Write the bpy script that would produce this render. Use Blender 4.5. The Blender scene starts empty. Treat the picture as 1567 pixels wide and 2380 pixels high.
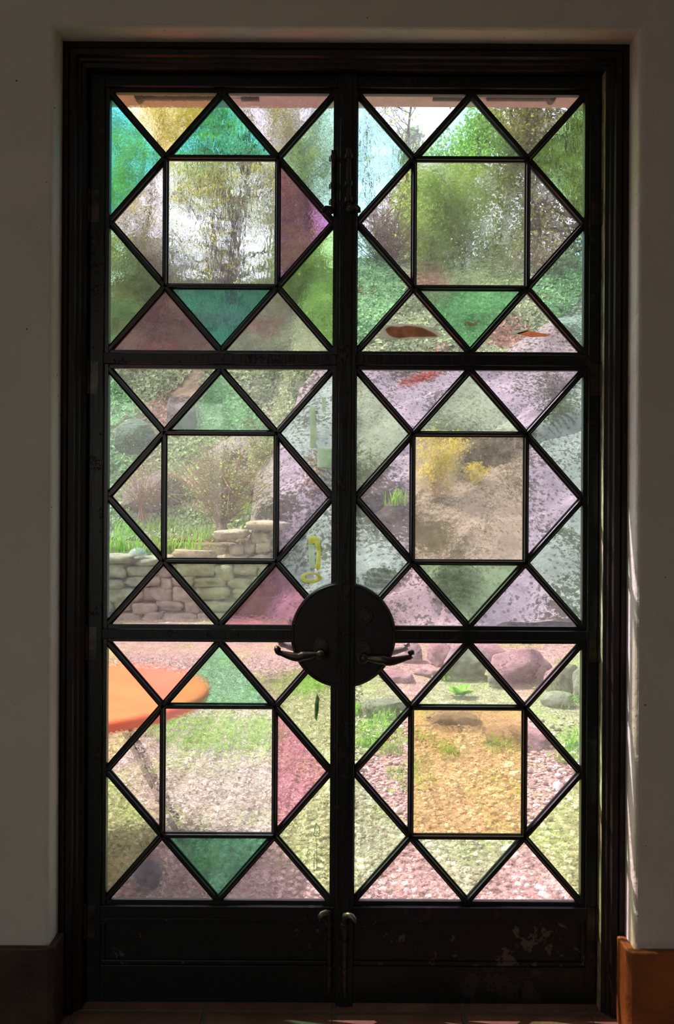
import bpy, bmesh, math, random
import numpy as np
from mathutils import Vector, noise, Matrix

random.seed(7)
RNG = np.random.default_rng(7)
SC = bpy.context.scene
COL = SC.collection

# ------------------------------------------------------------------ camera, world, lights, exposure
F = 1900.0
CAM = Vector((0.0, -2.28, 1.37))
ROLL = math.radians(0.32)
cd = bpy.data.cameras.new('camera')
cam = bpy.data.objects.new('camera', cd)
COL.objects.link(cam)
cd.sensor_fit = 'VERTICAL'
cd.sensor_height = 36.0
cd.lens = 36.0 * F / 2380.0
cd.clip_start = 0.02
cd.clip_end = 300
cam.matrix_world = Matrix.Translation(CAM) @ Matrix.Rotation(math.radians(90), 4, 'X') @ Matrix.Rotation(ROLL, 4, 'Z')
SC.camera = cam

SC.view_settings.view_transform = 'Standard'
SC.view_settings.look = 'None'
SC.view_settings.gamma = 1.0
SC.view_settings.use_curve_mapping = False
SC.view_settings.exposure = 0.5
try:
    SC.cycles.use_denoising = True
    SC.cycles.transparent_max_bounces = 24
    SC.cycles.max_bounces = 12
    SC.cycles.sample_clamp_indirect = 6.0
    SC.cycles.blur_glossy = 0.5
except Exception:
    pass

world = bpy.data.worlds.new('world')
SC.world = world
world.use_nodes = True
wn = world.node_tree
for n in list(wn.nodes):
    wn.nodes.remove(n)
SUN_TO = Vector((-0.45, 0.20, 0.75)).normalized()
sky = wn.nodes.new('ShaderNodeTexSky')
sky.sky_type = 'NISHITA'
sky.sun_disc = False
sky.sun_elevation = math.asin(SUN_TO.z)
sky.sun_rotation = math.atan2(SUN_TO.x, SUN_TO.y)
sky.air_density = 1.2
sky.dust_density = 3.0
hs = wn.nodes.new('ShaderNodeHueSaturation')
hs.inputs['Saturation'].default_value = 0.55
bg = wn.nodes.new('ShaderNodeBackground')
bg.inputs['Strength'].default_value = 0.33
wo = wn.nodes.new('ShaderNodeOutputWorld')
wn.links.new(sky.outputs[0], hs.inputs['Color'])
wn.links.new(hs.outputs[0], bg.inputs['Color'])
wn.links.new(bg.outputs[0], wo.inputs['Surface'])

sd = bpy.data.lights.new('sun', 'SUN')
sd.energy = 6.3
sd.angle = math.radians(0.53)
sd.color = (1.0, 0.985, 0.955)
sun = bpy.data.objects.new('sun', sd)
COL.objects.link(sun)
sun.rotation_euler = SUN_TO.to_track_quat('Z', 'Y').to_euler()

# added fill lamp at a made-up opening behind the viewer, brightens the room
ad = bpy.data.lights.new('room_fill', 'AREA')
ad.shape = 'RECTANGLE'
ad.size = 1.2
ad.size_y = 1.3
ad.energy = 8.5
ad.color = (1.0, 0.95, 0.85)
al = bpy.data.objects.new('room_fill', ad)
COL.objects.link(al)
al.location = (-1.7, -5.56, 1.75)
al.rotation_euler = (math.radians(90), 0, 0)

# ------------------------------------------------------------------ helpers
def lin(c):
    r = []
    for v in c[:3]:
        v = v / 255.0
        r.append(v / 12.92 if v <= 0.04045 else ((v + 0.055) / 1.055) ** 2.4)
    return tuple(r) + (1.0,)

CR, SR = math.cos(ROLL), math.sin(ROLL)
def up(px, py):
    u, v = px - 783.5, py - 1190.0
    return u * CR + v * SR, -u * SR + v * CR
def P(px, py, Y):
    u, v = up(px, py)
    d = Y - CAM.y
    return Vector((u * d / F, Y, CAM.z - v * d / F))
def U(u, v, Y=0.0):            # upright door coordinates (1.2 mm units on the glass plane)
    return Vector((u * 0.0012, Y, 1.37 - v * 0.0012))
def to_px(x, y, z):
    d = y - CAM.y
    u0, v0 = x * F / d, (CAM.z - z) * F / d
    return u0 * CR - v0 * SR + 783.5, u0 * SR + v0 * CR + 1190.0

class MB:
    def __init__(s):
        s.v, s.f, s.m, s.n = [], [], [], 0
    def add(s, vs, fs, m=0):
        vs = np.asarray(vs, dtype=np.float64).reshape(-1, 3)
        s.v.append(vs)
        for f in fs:
            s.f.append([i + s.n for i in f])
            s.m.append(m)
        s.n += len(vs)
    def addq(s, vs, k, m=0):                    # vs: (N*k) verts, each k verts one face
        vs = np.asarray(vs, dtype=np.float64).reshape(-1, 3)
        N = len(vs) // k
        idx = (np.arange(N * k).reshape(N, k) + s.n).tolist()
        s.v.append(vs)
        s.f += idx
        s.m += (np.full(N, m).tolist() if np.isscalar(m) else np.asarray(m).tolist())
        s.n += len(vs)
    def box(s, x0, x1, y0, y1, z0, z1, m=0):
        vs = [(x, y, z) for x in (x0, x1) for y in (y0, y1) for z in (z0, z1)]
        s.add(vs, [(0, 1, 3, 2), (4, 6, 7, 5), (0, 4, 5, 1), (2, 3, 7, 6), (0, 2, 6, 4), (1, 5, 7, 3)], m)
    def prism(s, poly, y0, y1, m=0, mback=None, mside=None):   # poly of (x,z)
        n = len(poly)
        a = sum(poly[i][0] * poly[(i + 1) % n][1] - poly[(i + 1) % n][0] * poly[i][1] for i in range(n))
        if a < 0:
            poly = poly[::-1]
        vs = [(p[0], y0, p[1]) for p in poly] + [(p[0], y1, p[1]) for p in poly]
        s.add(vs, [], m)
        b = s.n - 2 * n
        s.f.append([b + i for i in range(n)]); s.m.append(m)
        s.f.append([b + n + i for i in reversed(range(n))]); s.m.append(m if mback is None else mback)
        for i in range(n):
            j = (i + 1) % n
            s.f.append([b + i, b + n + i, b + n + j, b + j]); s.m.append(m if mside is None else mside)
    def tube(s, pts, rad, k=8, m=0, cap=True, flat=1.0):
        pts = [Vector(p) for p in pts]
        n = len(pts)
        rad = [rad] * n if np.isscalar(rad) else rad
        out = []
        ref = Vector((0.03, 0.05, 1.0))
        for i, p in enumerate(pts):
            t = (pts[min(i + 1, n - 1)] - pts[max(i - 1, 0)])
            if t.length < 1e-9: t = Vector((0, 0, 1))
            t.normalize()
            if abs(t.dot(ref)) > 0.97: ref2 = Vector((1, 0, 0.1))
            else: ref2 = ref
            a = t.cross(ref2).normalized()
            b = a.cross(t)
            for j in range(k):
                an = 2 * math.pi * j / k
                out.append(p + a * (math.cos(an) * rad[i] * flat) + b * (math.sin(an) * rad[i]))
        fs = []
        for i in range(n - 1):
            for j in range(k):
                j2 = (j + 1) % k
                fs.append((i * k + j, i * k + j2, (i + 1) * k + j2, (i + 1) * k + j))
        if cap:
            fs.append(tuple(reversed(range(k))))
            fs.append(tuple((n - 1) * k + j for j in range(k)))
        s.add([tuple(q) for q in out], fs, m)
    def build(s, name, mats, parent=None, smooth=False, bevel=0, kind=None):
        me = bpy.data.meshes.new(name)
        V = np.concatenate(s.v) if s.v else np.zeros((0, 3))
        me.vertices.add(len(V)); me.vertices.foreach_set('co', V.ravel())
        L = np.fromiter((len(f) for f in s.f), dtype=np.int32, count=len(s.f))
        flat = np.fromiter((i for f in s.f for i in f), dtype=np.int32, count=int(L.sum()))
        me.loops.add(len(flat)); me.loops.foreach_set('vertex_index', flat)
        me.polygons.add(len(L))
        st = np.concatenate([[0], np.cumsum(L)[:-1]]).astype(np.int32)
        me.polygons.foreach_set('loop_start', st)
        if not isinstance(mats, (list, tuple)): mats = [mats]
        for mt in mats: me.materials.append(mt)
        me.polygons.foreach_set('material_index', np.array(s.m, dtype=np.int32))
        me.update(calc_edges=True)
        me.validate()
        me.polygons.foreach_set('use_smooth', np.full(len(me.polygons), bool(smooth)))
        o = bpy.data.objects.new(name, me)
        COL.objects.link(o)
        if parent: o.parent = parent
        if bevel:
            b = o.modifiers.new('bevel', 'BEVEL'); b.width = bevel; b.segments = 2; b.limit_method = 'ANGLE'
        if kind: o['kind'] = kind
        return o

def tag(o, label, cat, group=None, kind=None):
    o['label'] = label; o['category'] = cat
    if group: o['group'] = group
    if kind: o['kind'] = kind
    return o
def empty(name, loc=(0, 0, 0)):
    o = bpy.data.objects.new(name, None); COL.objects.link(o); o.location = loc
    o.empty_display_size = 0.1
    return o
def adopt(child, parent):          # parent keeping the world place (parents here are never rotated)
    child.parent = parent
    child.location = Vector(child.location) - Vector(parent.location)

# ------------------------------------------------------------------ materials
def newmat(name):
    m = bpy.data.materials.new(name); m.use_nodes = True
    nt = m.node_tree
    for n in list(nt.nodes): nt.nodes.remove(n)
    out = nt.nodes.new('ShaderNodeOutputMaterial')
    return m, nt, out
def N(nt, t, **kw):
    n = nt.nodes.new(t)
    for k, v in kw.items():
        if k in n.inputs.keys() if hasattr(n.inputs, 'keys') else False: n.inputs[k].default_value = v
        else: setattr(n, k, v)
    return n
def ramp(nt, stops, src):
    r = nt.nodes.new('ShaderNodeValToRGB')
    el = r.color_ramp.elements
    while len(el) > 1: el.remove(el[-1])
    el[0].position = stops[0][0]; el[0].color = stops[0][1]
    for p, c in stops[1:]:
        e = el.new(p); e.color = c
    nt.links.new(src, r.inputs[0])
    return r
def noise_tex(nt, scale, detail=5, rough=0.55, vec=None, dist=0.0):
    n = nt.nodes.new('ShaderNodeTexNoise')
    n.inputs['Scale'].default_value = scale; n.inputs['Detail'].default_value = detail
    n.inputs['Roughness'].default_value = rough; n.inputs['Distortion'].default_value = dist
    if vec is not None: nt.links.new(vec, n.inputs['Vector'])
    return n
def coords(nt, scale=None):
    g = nt.nodes.new('ShaderNodeNewGeometry')
    v = g.outputs['Position']
    if scale:
        mp = nt.nodes.new('ShaderNodeMapping'); mp.inputs['Scale'].default_value = scale
        nt.links.new(v, mp.inputs['Vector']); v = mp.outputs[0]
    return v
def mixc(nt, fac, a, b, mode='MIX'):
    m = nt.nodes.new('ShaderNodeMix'); m.data_type = 'RGBA'; m.blend_type = mode
    def put(i, x):
        if hasattr(x, 'links') or isinstance(x, bpy.types.NodeSocket): nt.links.new(x, m.inputs[i])
        else: m.inputs[i].default_value = x
    put(0, fac); put(6, a); put(7, b)
    return m.outputs[2]

def simple(name, c1, c2=None, scale=8, rough=0.7, bump=0.0, bscale=None, spec=0.3, metal=0.0, cscale=None):
    m, nt, out = newmat(name)
    b = nt.nodes.new('ShaderNodeBsdfPrincipled')
    b.inputs['Roughness'].default_value = rough
    b.inputs['Specular IOR Level'].default_value = spec
    b.inputs['Metallic'].default_value = metal
    vec = coords(nt, cscale)
    n = noise_tex(nt, scale, vec=vec)
    r = ramp(nt, [(0.32, lin(c1)), (0.68, lin(c2 or c1))], n.outputs[0])
    nt.links.new(r.outputs[0], b.inputs['Base Color'])
    if bump:
        n2 = noise_tex(nt, bscale or scale * 3, detail=8, rough=0.6, vec=vec)
        bp = nt.nodes.new('ShaderNodeBump'); bp.inputs['Strength'].default_value = 1.0
        bp.inputs['Distance'].default_value = bump
        nt.links.new(n2.outputs[0], bp.inputs['Height']); nt.links.new(bp.outputs[0], b.inputs['Normal'])
    nt.links.new(b.outputs[0], out.inputs[0])
    return m

def leafmat(name, c1, c2, trans=0.35, scale=2.0):
    m, nt, out = newmat(name)
    n = noise_tex(nt, scale, detail=6, rough=0.7, vec=coords(nt))
    n2 = noise_tex(nt, 23.0, detail=1, vec=coords(nt))
    ad_ = nt.nodes.new('ShaderNodeMath'); ad_.operation = 'MULTIPLY_ADD'
    nt.links.new(n2.outputs[0], ad_.inputs[0]); ad_.inputs[1].default_value = 0.7
    nt.links.new(n.outputs[0], ad_.inputs[2])
    r = ramp(nt, [(0.65, lin(c1)), (1.02, lin(c2))], ad_.outputs[0])
    d = nt.nodes.new('ShaderNodeBsdfDiffuse'); t = nt.nodes.new('ShaderNodeBsdfTranslucent')
    nt.links.new(r.outputs[0], d.inputs[0]); nt.links.new(r.outputs[0], t.inputs[0])
    mx = nt.nodes.new('ShaderNodeMixShader'); mx.inputs[0].default_value = trans
    nt.links.new(d.outputs[0], mx.inputs[1]); nt.links.new(t.outputs[0], mx.inputs[2])
    nt.links.new(mx.outputs[0], out.inputs[0])
    return m

# plaster, wood, paint, tile -----------------------------------------------------
def plaster_mat():
    m, nt, out = newmat('plaster')
    b = nt.nodes.new('ShaderNodeBsdfPrincipled'); b.inputs['Roughness'].default_value = 0.75
    b.inputs['Specular IOR Level'].default_value = 0.25
    v = coords(nt)
    n = noise_tex(nt, 3.0, detail=4, vec=v)
    r = ramp(nt, [(0.3, lin((212, 208, 198))), (0.7, lin((226, 222, 212)))], n.outputs[0])
    sp = noise_tex(nt, 60.0, detail=2, vec=v)
    r2 = ramp(nt, [(0.735, (0, 0, 0, 1)), (0.76, (1, 1, 1, 1))], sp.outputs[0])
    c = mixc(nt, r2.outputs[0], r.outputs[0], lin((110, 95, 80)))
    nt.links.new(c, b.inputs['Base Color'])
    n1 = noise_tex(nt, 13, detail=3, rough=0.5, vec=v, dist=0.8)
    n2 = noise_tex(nt, 55, detail=5, rough=0.6, vec=v)
    mm = nt.nodes.new('ShaderNodeMath'); mm.operation = 'MULTIPLY_ADD'; mm.inputs[1].default_value = 0.3
    nt.links.new(n2.outputs[0], mm.inputs[0]); nt.links.new(n1.outputs[0], mm.inputs[2])
    bp = nt.nodes.new('ShaderNodeBump'); bp.inputs['Distance'].default_value = 0.010; bp.inputs['Strength'].default_value = 0.8
    nt.links.new(mm.outputs[0], bp.inputs['Height']); nt.links.new(bp.outputs[0], b.inputs['Normal'])
    nt.links.new(b.outputs[0], out.inputs[0])
    return m
M_PLASTER = plaster_mat()
M_STUCCO = simple('pink_stucco', (196, 178, 174), (214, 196, 190), 20, 0.9, 0.004, 90)

def paint_mat(name, base, chip, thr=0.72, scale=22):
    m, nt, out = newmat(name)
    b = nt.nodes.new('ShaderNodeBsdfPrincipled'); b.inputs['Roughness'].default_value = 0.42
    b.inputs['Specular IOR Level'].default_value = 0.35
    v = coords(nt)
    n = noise_tex(nt, scale, detail=6, rough=0.65, vec=v)
    n0 = noise_tex(nt, 3.3, detail=1, vec=v)
    ml = nt.nodes.new('ShaderNodeMath'); ml.operation = 'MULTIPLY_ADD'; ml.inputs[1].default_value = 0.5
    nt.links.new(n0.outputs[0], ml.inputs[0]); nt.links.new(n.outputs[0], ml.inputs[2])
    r = ramp(nt, [(thr + 0.2, (0, 0, 0, 1)), (thr + 0.22, (1, 1, 1, 1))], ml.outputs[0])
    c = mixc(nt, r.outputs[0], lin(base), lin(chip))
    nt.links.new(c, b.inputs['Base Color'])
    gr = noise_tex(nt, 6, detail=4, vec=coords(nt, (14, 14, 1.2)))
    ml2 = nt.nodes.new('ShaderNodeMath'); ml2.operation = 'MULTIPLY_ADD'; ml2.inputs[1].default_value = -1.0
    nt.links.new(r.outputs[0], ml2.inputs[0]); nt.links.new(gr.outputs[0], ml2.inputs[2])
    bp = nt.nodes.new('ShaderNodeBump'); bp.inputs['Distance'].default_value = 0.0012
    nt.links.new(ml2.outputs[0], bp.inputs['Height']); nt.links.new(bp.outputs[0], b.inputs['Normal'])
    nt.links.new(b.outputs[0], out.inputs[0])
    return m
M_PAINT = paint_mat('black_green_paint', (20, 27, 30), (46, 44, 42), 0.66)
M_KICK = paint_mat('chipped_dark_paint', (19, 27, 30), (92, 80, 74), 0.68, 30)
M_CASING = simple('dark_stained_wood', (24, 18, 16), (38, 29, 25), 5, 0.5, 0.002, 9, cscale=(9, 9, 0.8))
M_LEAD = simple('black_glazing_bar', (22, 25, 26), (34, 38, 38), 30, 0.35, 0.0008, 90, spec=0.5)
M_IRON = simple('dark_bronze', (34, 31, 29), (84, 74, 64), 25, 0.38, 0.0006, 120, spec=0.6, metal=0.6)
M_STEEL = simple('worn_steel', (92, 92, 86), (140, 138, 126), 40, 0.4, 0.0005, 120, spec=0.6, metal=0.7)
M_PLATE = simple('blackened_plate', (16, 20, 22), (34, 34, 34), 18, 0.45, 0.0008, 60, spec=0.4)
M_CLOSER = simple('brown_closer', (62, 48, 42), (88, 70, 62), 30, 0.5, 0.0005, 90)

def tile_mat(name, c1, c2, c3, mortar=None):
    m, nt, out = newmat(name)
    b = nt.nodes.new('ShaderNodeBsdfPrincipled'); b.inputs['Roughness'].default_value = 0.5
    b.inputs['Specular IOR Level'].default_value = 0.4
    v = coords(nt)
    n = noise_tex(nt, 7, detail=6, vec=v)
    r = ramp(nt, [(0.3, lin(c1)), (0.52, lin(c2)), (0.75, lin(c3))], n.outputs[0])
    col = r.outputs[0]
    n2 = noise_tex(nt, 70, detail=5, vec=v)
    bp = nt.nodes.new('ShaderNodeBump'); bp.inputs['Distance'].default_value = 0.003
    nt.links.new(n2.outputs[0], bp.inputs['Height']); last = bp
    if mortar:
        br = nt.nodes.new('ShaderNodeTexBrick'); br.offset = 0.0
        mp = nt.nodes.new('ShaderNodeMapping'); mp.inputs['Location'].default_value = (0, 0.06, 0)
        nt.links.new(v, mp.inputs[0]); nt.links.new(mp.outputs[0], br.inputs['Vector'])
        br.inputs['Scale'].default_value = 1.0; br.inputs['Brick Width'].default_value = 0.35
        br.inputs['Row Height'].default_value = 0.35; br.inputs['Mortar Size'].default_value = 0.008
        br.inputs['Mortar Smooth'].default_value = 0.3
        col = mixc(nt, br.outputs['Fac'], col, lin(mortar))
        bp2 = nt.nodes.new('ShaderNodeBump'); bp2.invert = True; bp2.inputs['Distance'].default_value = 0.004
        nt.links.new(br.outputs['Fac'], bp2.inputs['Height']); nt.links.new(bp.outputs[0], bp2.inputs['Normal']); last = bp2
    nt.links.new(col, b.inputs['Base Color']); nt.links.new(last.outputs[0], b.inputs['Normal'])
    nt.links.new(b.outputs[0], out.inputs[0])
    return m
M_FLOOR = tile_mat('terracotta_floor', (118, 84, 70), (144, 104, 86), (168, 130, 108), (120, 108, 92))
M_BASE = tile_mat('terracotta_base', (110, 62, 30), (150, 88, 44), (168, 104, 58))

M_BASE_SHADED = tile_mat('shaded_terracotta_base', (54, 44, 38), (74, 60, 50), (92, 76, 62))  # darker copy of the skirting tile, its shade put into the colour
# glass ---------------------------------------------------------------------------
def glass_back(name, tint, wave, clear, scale, dust=0.07, stretch=(1, 1, 1)):
    """outer face: clear share goes straight through, the rest is bent by the uneven surface"""
    m, nt, out = newmat(name)
    col = lin(tint)
    tr = nt.nodes.new('ShaderNodeBsdfTransparent'); tr.inputs[0].default_value = col
    rf = nt.nodes.new('ShaderNodeBsdfRefraction'); rf.inputs['Color'].default_value = col
    rf.inputs['Roughness'].default_value = 0.0; rf.inputs['IOR'].default_value = 1.05
    v = coords(nt, stretch)
    n = noise_tex(nt, scale, detail=3, rough=0.5, vec=v, dist=0.6)
    vo = nt.nodes.new('ShaderNodeTexVoronoi'); vo.inputs['Scale'].default_value = scale * 1.4
    nt.links.new(v, vo.inputs['Vector'])
    ma = nt.nodes.new('ShaderNodeMath'); ma.operation = 'MULTIPLY_ADD'; ma.inputs[1].default_value = 0.35
    nt.links.new(vo.outputs['Distance'], ma.inputs[0]); nt.links.new(n.outputs[0], ma.inputs[2])
    bp = nt.nodes.new('ShaderNodeBump'); bp.inputs['Distance'].default_value = wave / scale; bp.inputs['Strength'].default_value = 1.0
    nt.links.new(ma.outputs[0], bp.inputs['Height']); nt.links.new(bp.outputs[0], rf.inputs['Normal'])
    mx = nt.nodes.new('ShaderNodeMixShader'); mx.inputs[0].default_value = clear
    nt.links.new(rf.outputs[0], mx.inputs[1]); nt.links.new(tr.outputs[0], mx.inputs[2])
    tl = nt.nodes.new('ShaderNodeBsdfTranslucent')
    tl.inputs[0].default_value = tuple(0.35 + 0.6 * c for c in col[:3]) + (1,)
    dn = noise_tex(nt, 45, detail=6, rough=0.7, vec=coords(nt))
    dr = ramp(nt, [(0.35, (dust * 0.55,) * 3 + (1,)), (0.75, (dust * 1.6,) * 3 + (1,))], dn.outputs[0])
    m2 = nt.nodes.new('ShaderNodeMixShader')
    nt.links.new(dr.outputs[0], m2.inputs[0]); nt.links.new(mx.outputs[0], m2.inputs[1]); nt.links.new(tl.outputs[0], m2.inputs[2])
    nt.links.new(m2.outputs[0], out.inputs[0])
    return m
def glass_front():
    m, nt, out = newmat('glass_room_face')
    tr = nt.nodes.new('ShaderNodeBsdfTransparent')
    gl = nt.nodes.new('ShaderNodeBsdfGlossy'); gl.inputs['Roughness'].default_value = 0.03
    mx = nt.nodes.new('ShaderNodeMixShader'); mx.inputs[0].default_value = 0.035
    nt.links.new(tr.outputs[0], mx.inputs[1]); nt.links.new(gl.outputs[0], mx.inputs[2])
    nt.links.new(mx.outputs[0], out.inputs[0])
    return m
M_GF = glass_front()

TINT = dict(
    teal=(104, 212, 216), aqua=(200, 242, 240), mint=(200, 238, 222), pmint=(216, 238, 230), pgreen=(216, 234, 204),
    green=(182, 220, 144), ygreen=(214, 232, 182), seagreen=(158, 220, 184), purple=(192, 126, 178), mauve=(204, 144, 168),
    pink=(242, 212, 224), ppink=(244, 228, 236), lav=(242, 226, 246), clear=(246, 244, 248), warm=(240, 236, 224),
    peach=(250, 230, 204), gold=(238, 208, 158), emerald=(118, 220, 172), rose=(228, 166, 190), grn2=(192, 224, 176),
    apric=(250, 226, 190))
# wave class: slope, clear share, noise scale, stretch
WAVE = dict(s=(0.13, 0.14, 110, (1, 1, 1)), v=(0.19, 0.10, 90, (1, 1, 0.35)),
            m=(0.12, 0.45, 80, (1, 1, 1)), c=(0.04, 0.86, 50, (1, 1, 1)), g=(0.10, 0.42, 85, (1, 1, 1)))
GCACHE = {}
def gmat(t, w):
    if (t, w) not in GCACHE:
        sl, cl, sc_, st = WAVE[w]
        GCACHE[(t, w)] = glass_back('glass_%s_%s' % (t, w), TINT[t], sl, cl, sc_, 0.085, st)
    return GCACHE[(t, w)]

PAN = {   # per panel: (tint, wave) of each pane
 ('L', 0): dict(TLt='apric s', TLl='teal s', T='teal v', TRt='lav s', TRr='mint s', L='ppink s', S='clear v', R='purple s', BLl='grn2 s', BLb='mauve s', B='teal v', BRb='ppink s', BRr='green s'),
 ('R', 0): dict(TLt='clear c', TLl='aqua v', T='mint c', TRt='ppink c', TRr='green v', L='ppink c', S='warm m', R='ppink c', BLl='mint c', BLb='ppink c', B='seagreen m', BRb='ppink c', BRr='mint c'),
 ('L', 1): dict(TLt='ppink c', TLl='mint c', T='mint m', TRt='ppink c', TRr='pmint c', L='ppink c', S='warm c', R='lav c', BLl='pmint c', BLb='ppink c', B='pgreen c', BRb='mauve m', BRr='pmint c'),
 ('R', 1): dict(TLt='lav c', TLl='pgreen g', T='pgreen m', TRt='lav c', TRr='pmint c', L='lav c', S='peach m', R='lav c', BLl='pmint c', BLb='pink c', B='grn2 m', BRb='lav c', BRr='pmint c'),
 ('L', 2): dict(TLt='pink m', TLl='peach m', T='seagreen g', TRt='pink m', TRr='ygreen g', L='ppink m', S='clear m', R='rose g', BLl='ygreen g', BLb='ppink m', B='emerald g', BRb='pink g', BRr='ygreen g'),
 ('R', 2): dict(TLt='pink c', TLl='pgreen c', T='pgreen c', TRt='pink c', TRr='pgreen c', L='pink c', S='gold m', R='pink c', BLl='pgreen m', BLb='pink m', B='pgreen m', BRb='pink m', BRr='ygreen g'),
}

# ------------------------------------------------------------------ room shell
XL, XR, ZT = -0.745, 0.781, 2.633        # plaster opening
YW0, YW1 = -0.15, 0.15
def struct(o, label, cat):
    return tag(o, label, cat, kind='structure')

def wall_with_door():
    b = MB()
    # inner skin as an upside-down U, ring of quads so that the opening edge bevels cleanly
    W, H = 3.0, 3.15
    outer = [(-W, 0), (-W, H), (W, H), (W, 0)]
    vs, fs = [], []
    pts = [(-W, -0.3), (-W, H), (W, H), (W, -0.3), (XR, -0.3), (XR, ZT), (XL, ZT), (XL, -0.3)]
    n = len(pts)
    vs = [(p[0], YW0, p[1]) for p in pts] + [(p[0], YW1 - 0.001, p[1]) for p in pts]
    fs = [(0, 7, 6, 1), (1, 6, 5, 2), (2, 5, 4, 3)]
    fs += [tuple(i + n for i in reversed(f)) for f in fs]
    for i in range(n):
        j = (i + 1) % n
        fs.append((i, i + n, j + n, j) if False else (i, j, j + n, i + n))
    b.add(vs, fs)
    o = b.build('wall_back', M_PLASTER)
    bm = bmesh.new(); bm.from_mesh(o.data); bmesh.ops.recalc_face_normals(bm, faces=bm.faces)
    ed = []
    for e in bm.edges:
        a, c = e.verts
        if abs(a.co.y - YW0) < 1e-4 and abs(c.co.y - YW0) < 1e-4 and all(abs(q.co.x) < 0.9 and q.co.z < 2.7 for q in (a, c)):
            ed.append(e)
    bmesh.ops.bevel(bm, geom=ed, offset=0.014, segments=4, profile=0.5, affect='EDGES')
    bm.to_mesh(o.data); bm.free()
    struct(o, 'textured off-white plaster wall around the black double door', 'wall')
wall_with_door()

b = MB(); b.box(-3, 3, YW1, YW1 + 0.03, 2.59, 3.15)
b.box(-3, XL, YW1, YW1 + 0.03, -0.3, 2.59); b.box(XR + 0.02, 3, YW1, YW1 + 0.03, -0.3, 2.59)
b.box(XL, XR + 0.02, 0.055, YW1, 2.59, ZT)
struct(b.build('wall_outside', M_STUCCO), 'pink stucco outer wall and lintel above the door, seen through its top panes', 'wall')
b = MB(); b.box(-3.2, 3.2, YW1 + 0.03, 0.27, 2.80, 2.90)
struct(b.build('roof', M_STUCCO), 'shallow eave above the garden side of the door', 'roof')
b = MB(); b.box(-3, 3, -5.5, -0.1, -0.1, 0.01); b.box(XL - 0.01, XR + 0.01, -0.1, 0.2, -0.1, 0.01)
struct(b.build('floor', M_FLOOR), 'worn terracotta tile floor in front of the door', 'floor')
b = MB(); b.box(-3.1, 3.1, -5.6, YW1, 3.13, 3.25)
struct(b.build('ceiling', M_PLASTER), 'plaster ceiling of the dim room', 'ceiling')
b = MB(); b.box(-3.1, -2.98, -5.6, YW1, -0.1, 3.15)
struct(b.build('wall_left', M_PLASTER), 'plaster side wall of the dim room, left', 'wall')
b = MB(); b.box(2.98, 3.1, -5.6, YW1, -0.1, 3.15)
struct(b.build('wall_right', M_PLASTER), 'plaster side wall of the dim room, right', 'wall')
b = MB()
b.box(-3, -2.3, -5.6, -5.5, -0.1, 3.15); b.box(-1.1, 3, -5.6, -5.5, -0.1, 3.15)
b.box(-2.3, -1.1, -5.6, -5.5, -0.1, 1.1); b.box(-2.3, -1.1, -5.6, -5.5, 2.4, 3.15)  # opening invented to go with the fill lamp
struct(b.build('wall_front', M_PLASTER), 'plaster wall behind the viewer with an opening added for the fill lamp', 'wall')

# baseboards: front strip plus return into the reveal
def baseboard(side):
    b = MB()
    h = 0.238
    if side == 'left':
        poly = [(-3.0, -0.168), (XL + 0.004, -0.168), (XL + 0.018, -0.155), (XL + 0.018, -0.083), (XL, -0.083), (XL, YW0), (-3.0, YW0)]
    else:
        poly = [(3.0, YW0), (XR, YW0), (XR, -0.083), (XR - 0.024, -0.083), (XR - 0.024, -0.158), (XR - 0.012, -0.170), (3.0, -0.170)]
    n = len(poly)
    vs = [(p[0], p[1], 0.0) for p in poly] + [(p[0], p[1], h) for p in poly]
    fs = [tuple(reversed(range(n))), tuple(range(n, 2 * n))] + [(i, (i + 1) % n, n + (i + 1) % n, n + i) for i in range(n)]
    b.add(vs, fs)
    o = b.build('baseboard_' + side, M_BASE_SHADED if side == 'left' else M_BASE, bevel=0.005)
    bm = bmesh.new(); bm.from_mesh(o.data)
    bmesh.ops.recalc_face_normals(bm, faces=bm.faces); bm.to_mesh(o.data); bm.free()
    struct(o, {'left': 'terracotta tile skirting painted darker as shade at the foot of the shaded wall',
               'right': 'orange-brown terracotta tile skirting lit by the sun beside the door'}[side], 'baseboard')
baseboard('left'); baseboard('right')

# casing: stepped moulding swept around three sides
M_WORN_SUNLIT = simple('worn_cream_sunlit', (120, 108, 70), (206, 200, 164), 60, 0.7, 0.002, 90, cscale=(1, 1, 0.4))  # peeling cream wear, with the sunlit strip's brightness put into the colour
def casing():
    b = MB()
    # (offset from plaster edge inward, y)
    prof = [(0.0, 0.055), (0.0, -0.080), (0.014, -0.080), (0.017, -0.074), (0.020, -0.080), (0.034, -0.078), (0.036, -0.064), (0.043, -0.062),
            (0.046, -0.056), (0.055, -0.052), (0.055, -0.020), (0.055, 0.020), (0.066, 0.024), (0.066, 0.055)]
    loop = []
    for off, y in prof:
        loop.append([(XL + off, y, 0.0), (XL + off, y, ZT - off), (XR - off, y, ZT - off), (XR - off, y, 0.0)])
    vs = [p for row in loop for p in row]
    fs = []
    n = len(prof)
    for i in range(n):
        j = (i + 1) % n
        for k in range(3):
            fs.append((i * 4 + k, i * 4 + k + 1, j * 4 + k + 1, j * 4 + k))
    fs.append(tuple(i * 4 for i in range(n))); fs.append(tuple(i * 4 + 3 for i in reversed(range(n))))
    b.add(vs, fs)
    b.m[9 * 3 + 2] = 1  # only the right side face gets the painted sunlit strip
    o = b.build('trim_1', [M_CASING, M_WORN_SUNLIT])
    bm = bmesh.new(); bm.from_mesh(o.data)
    bmesh.ops.recalc_face_normals(bm, faces=bm.faces); bm.to_mesh(o.data); bm.free()
    struct(o, 'dark stained moulded wooden frame around the double door', 'door frame')
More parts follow.
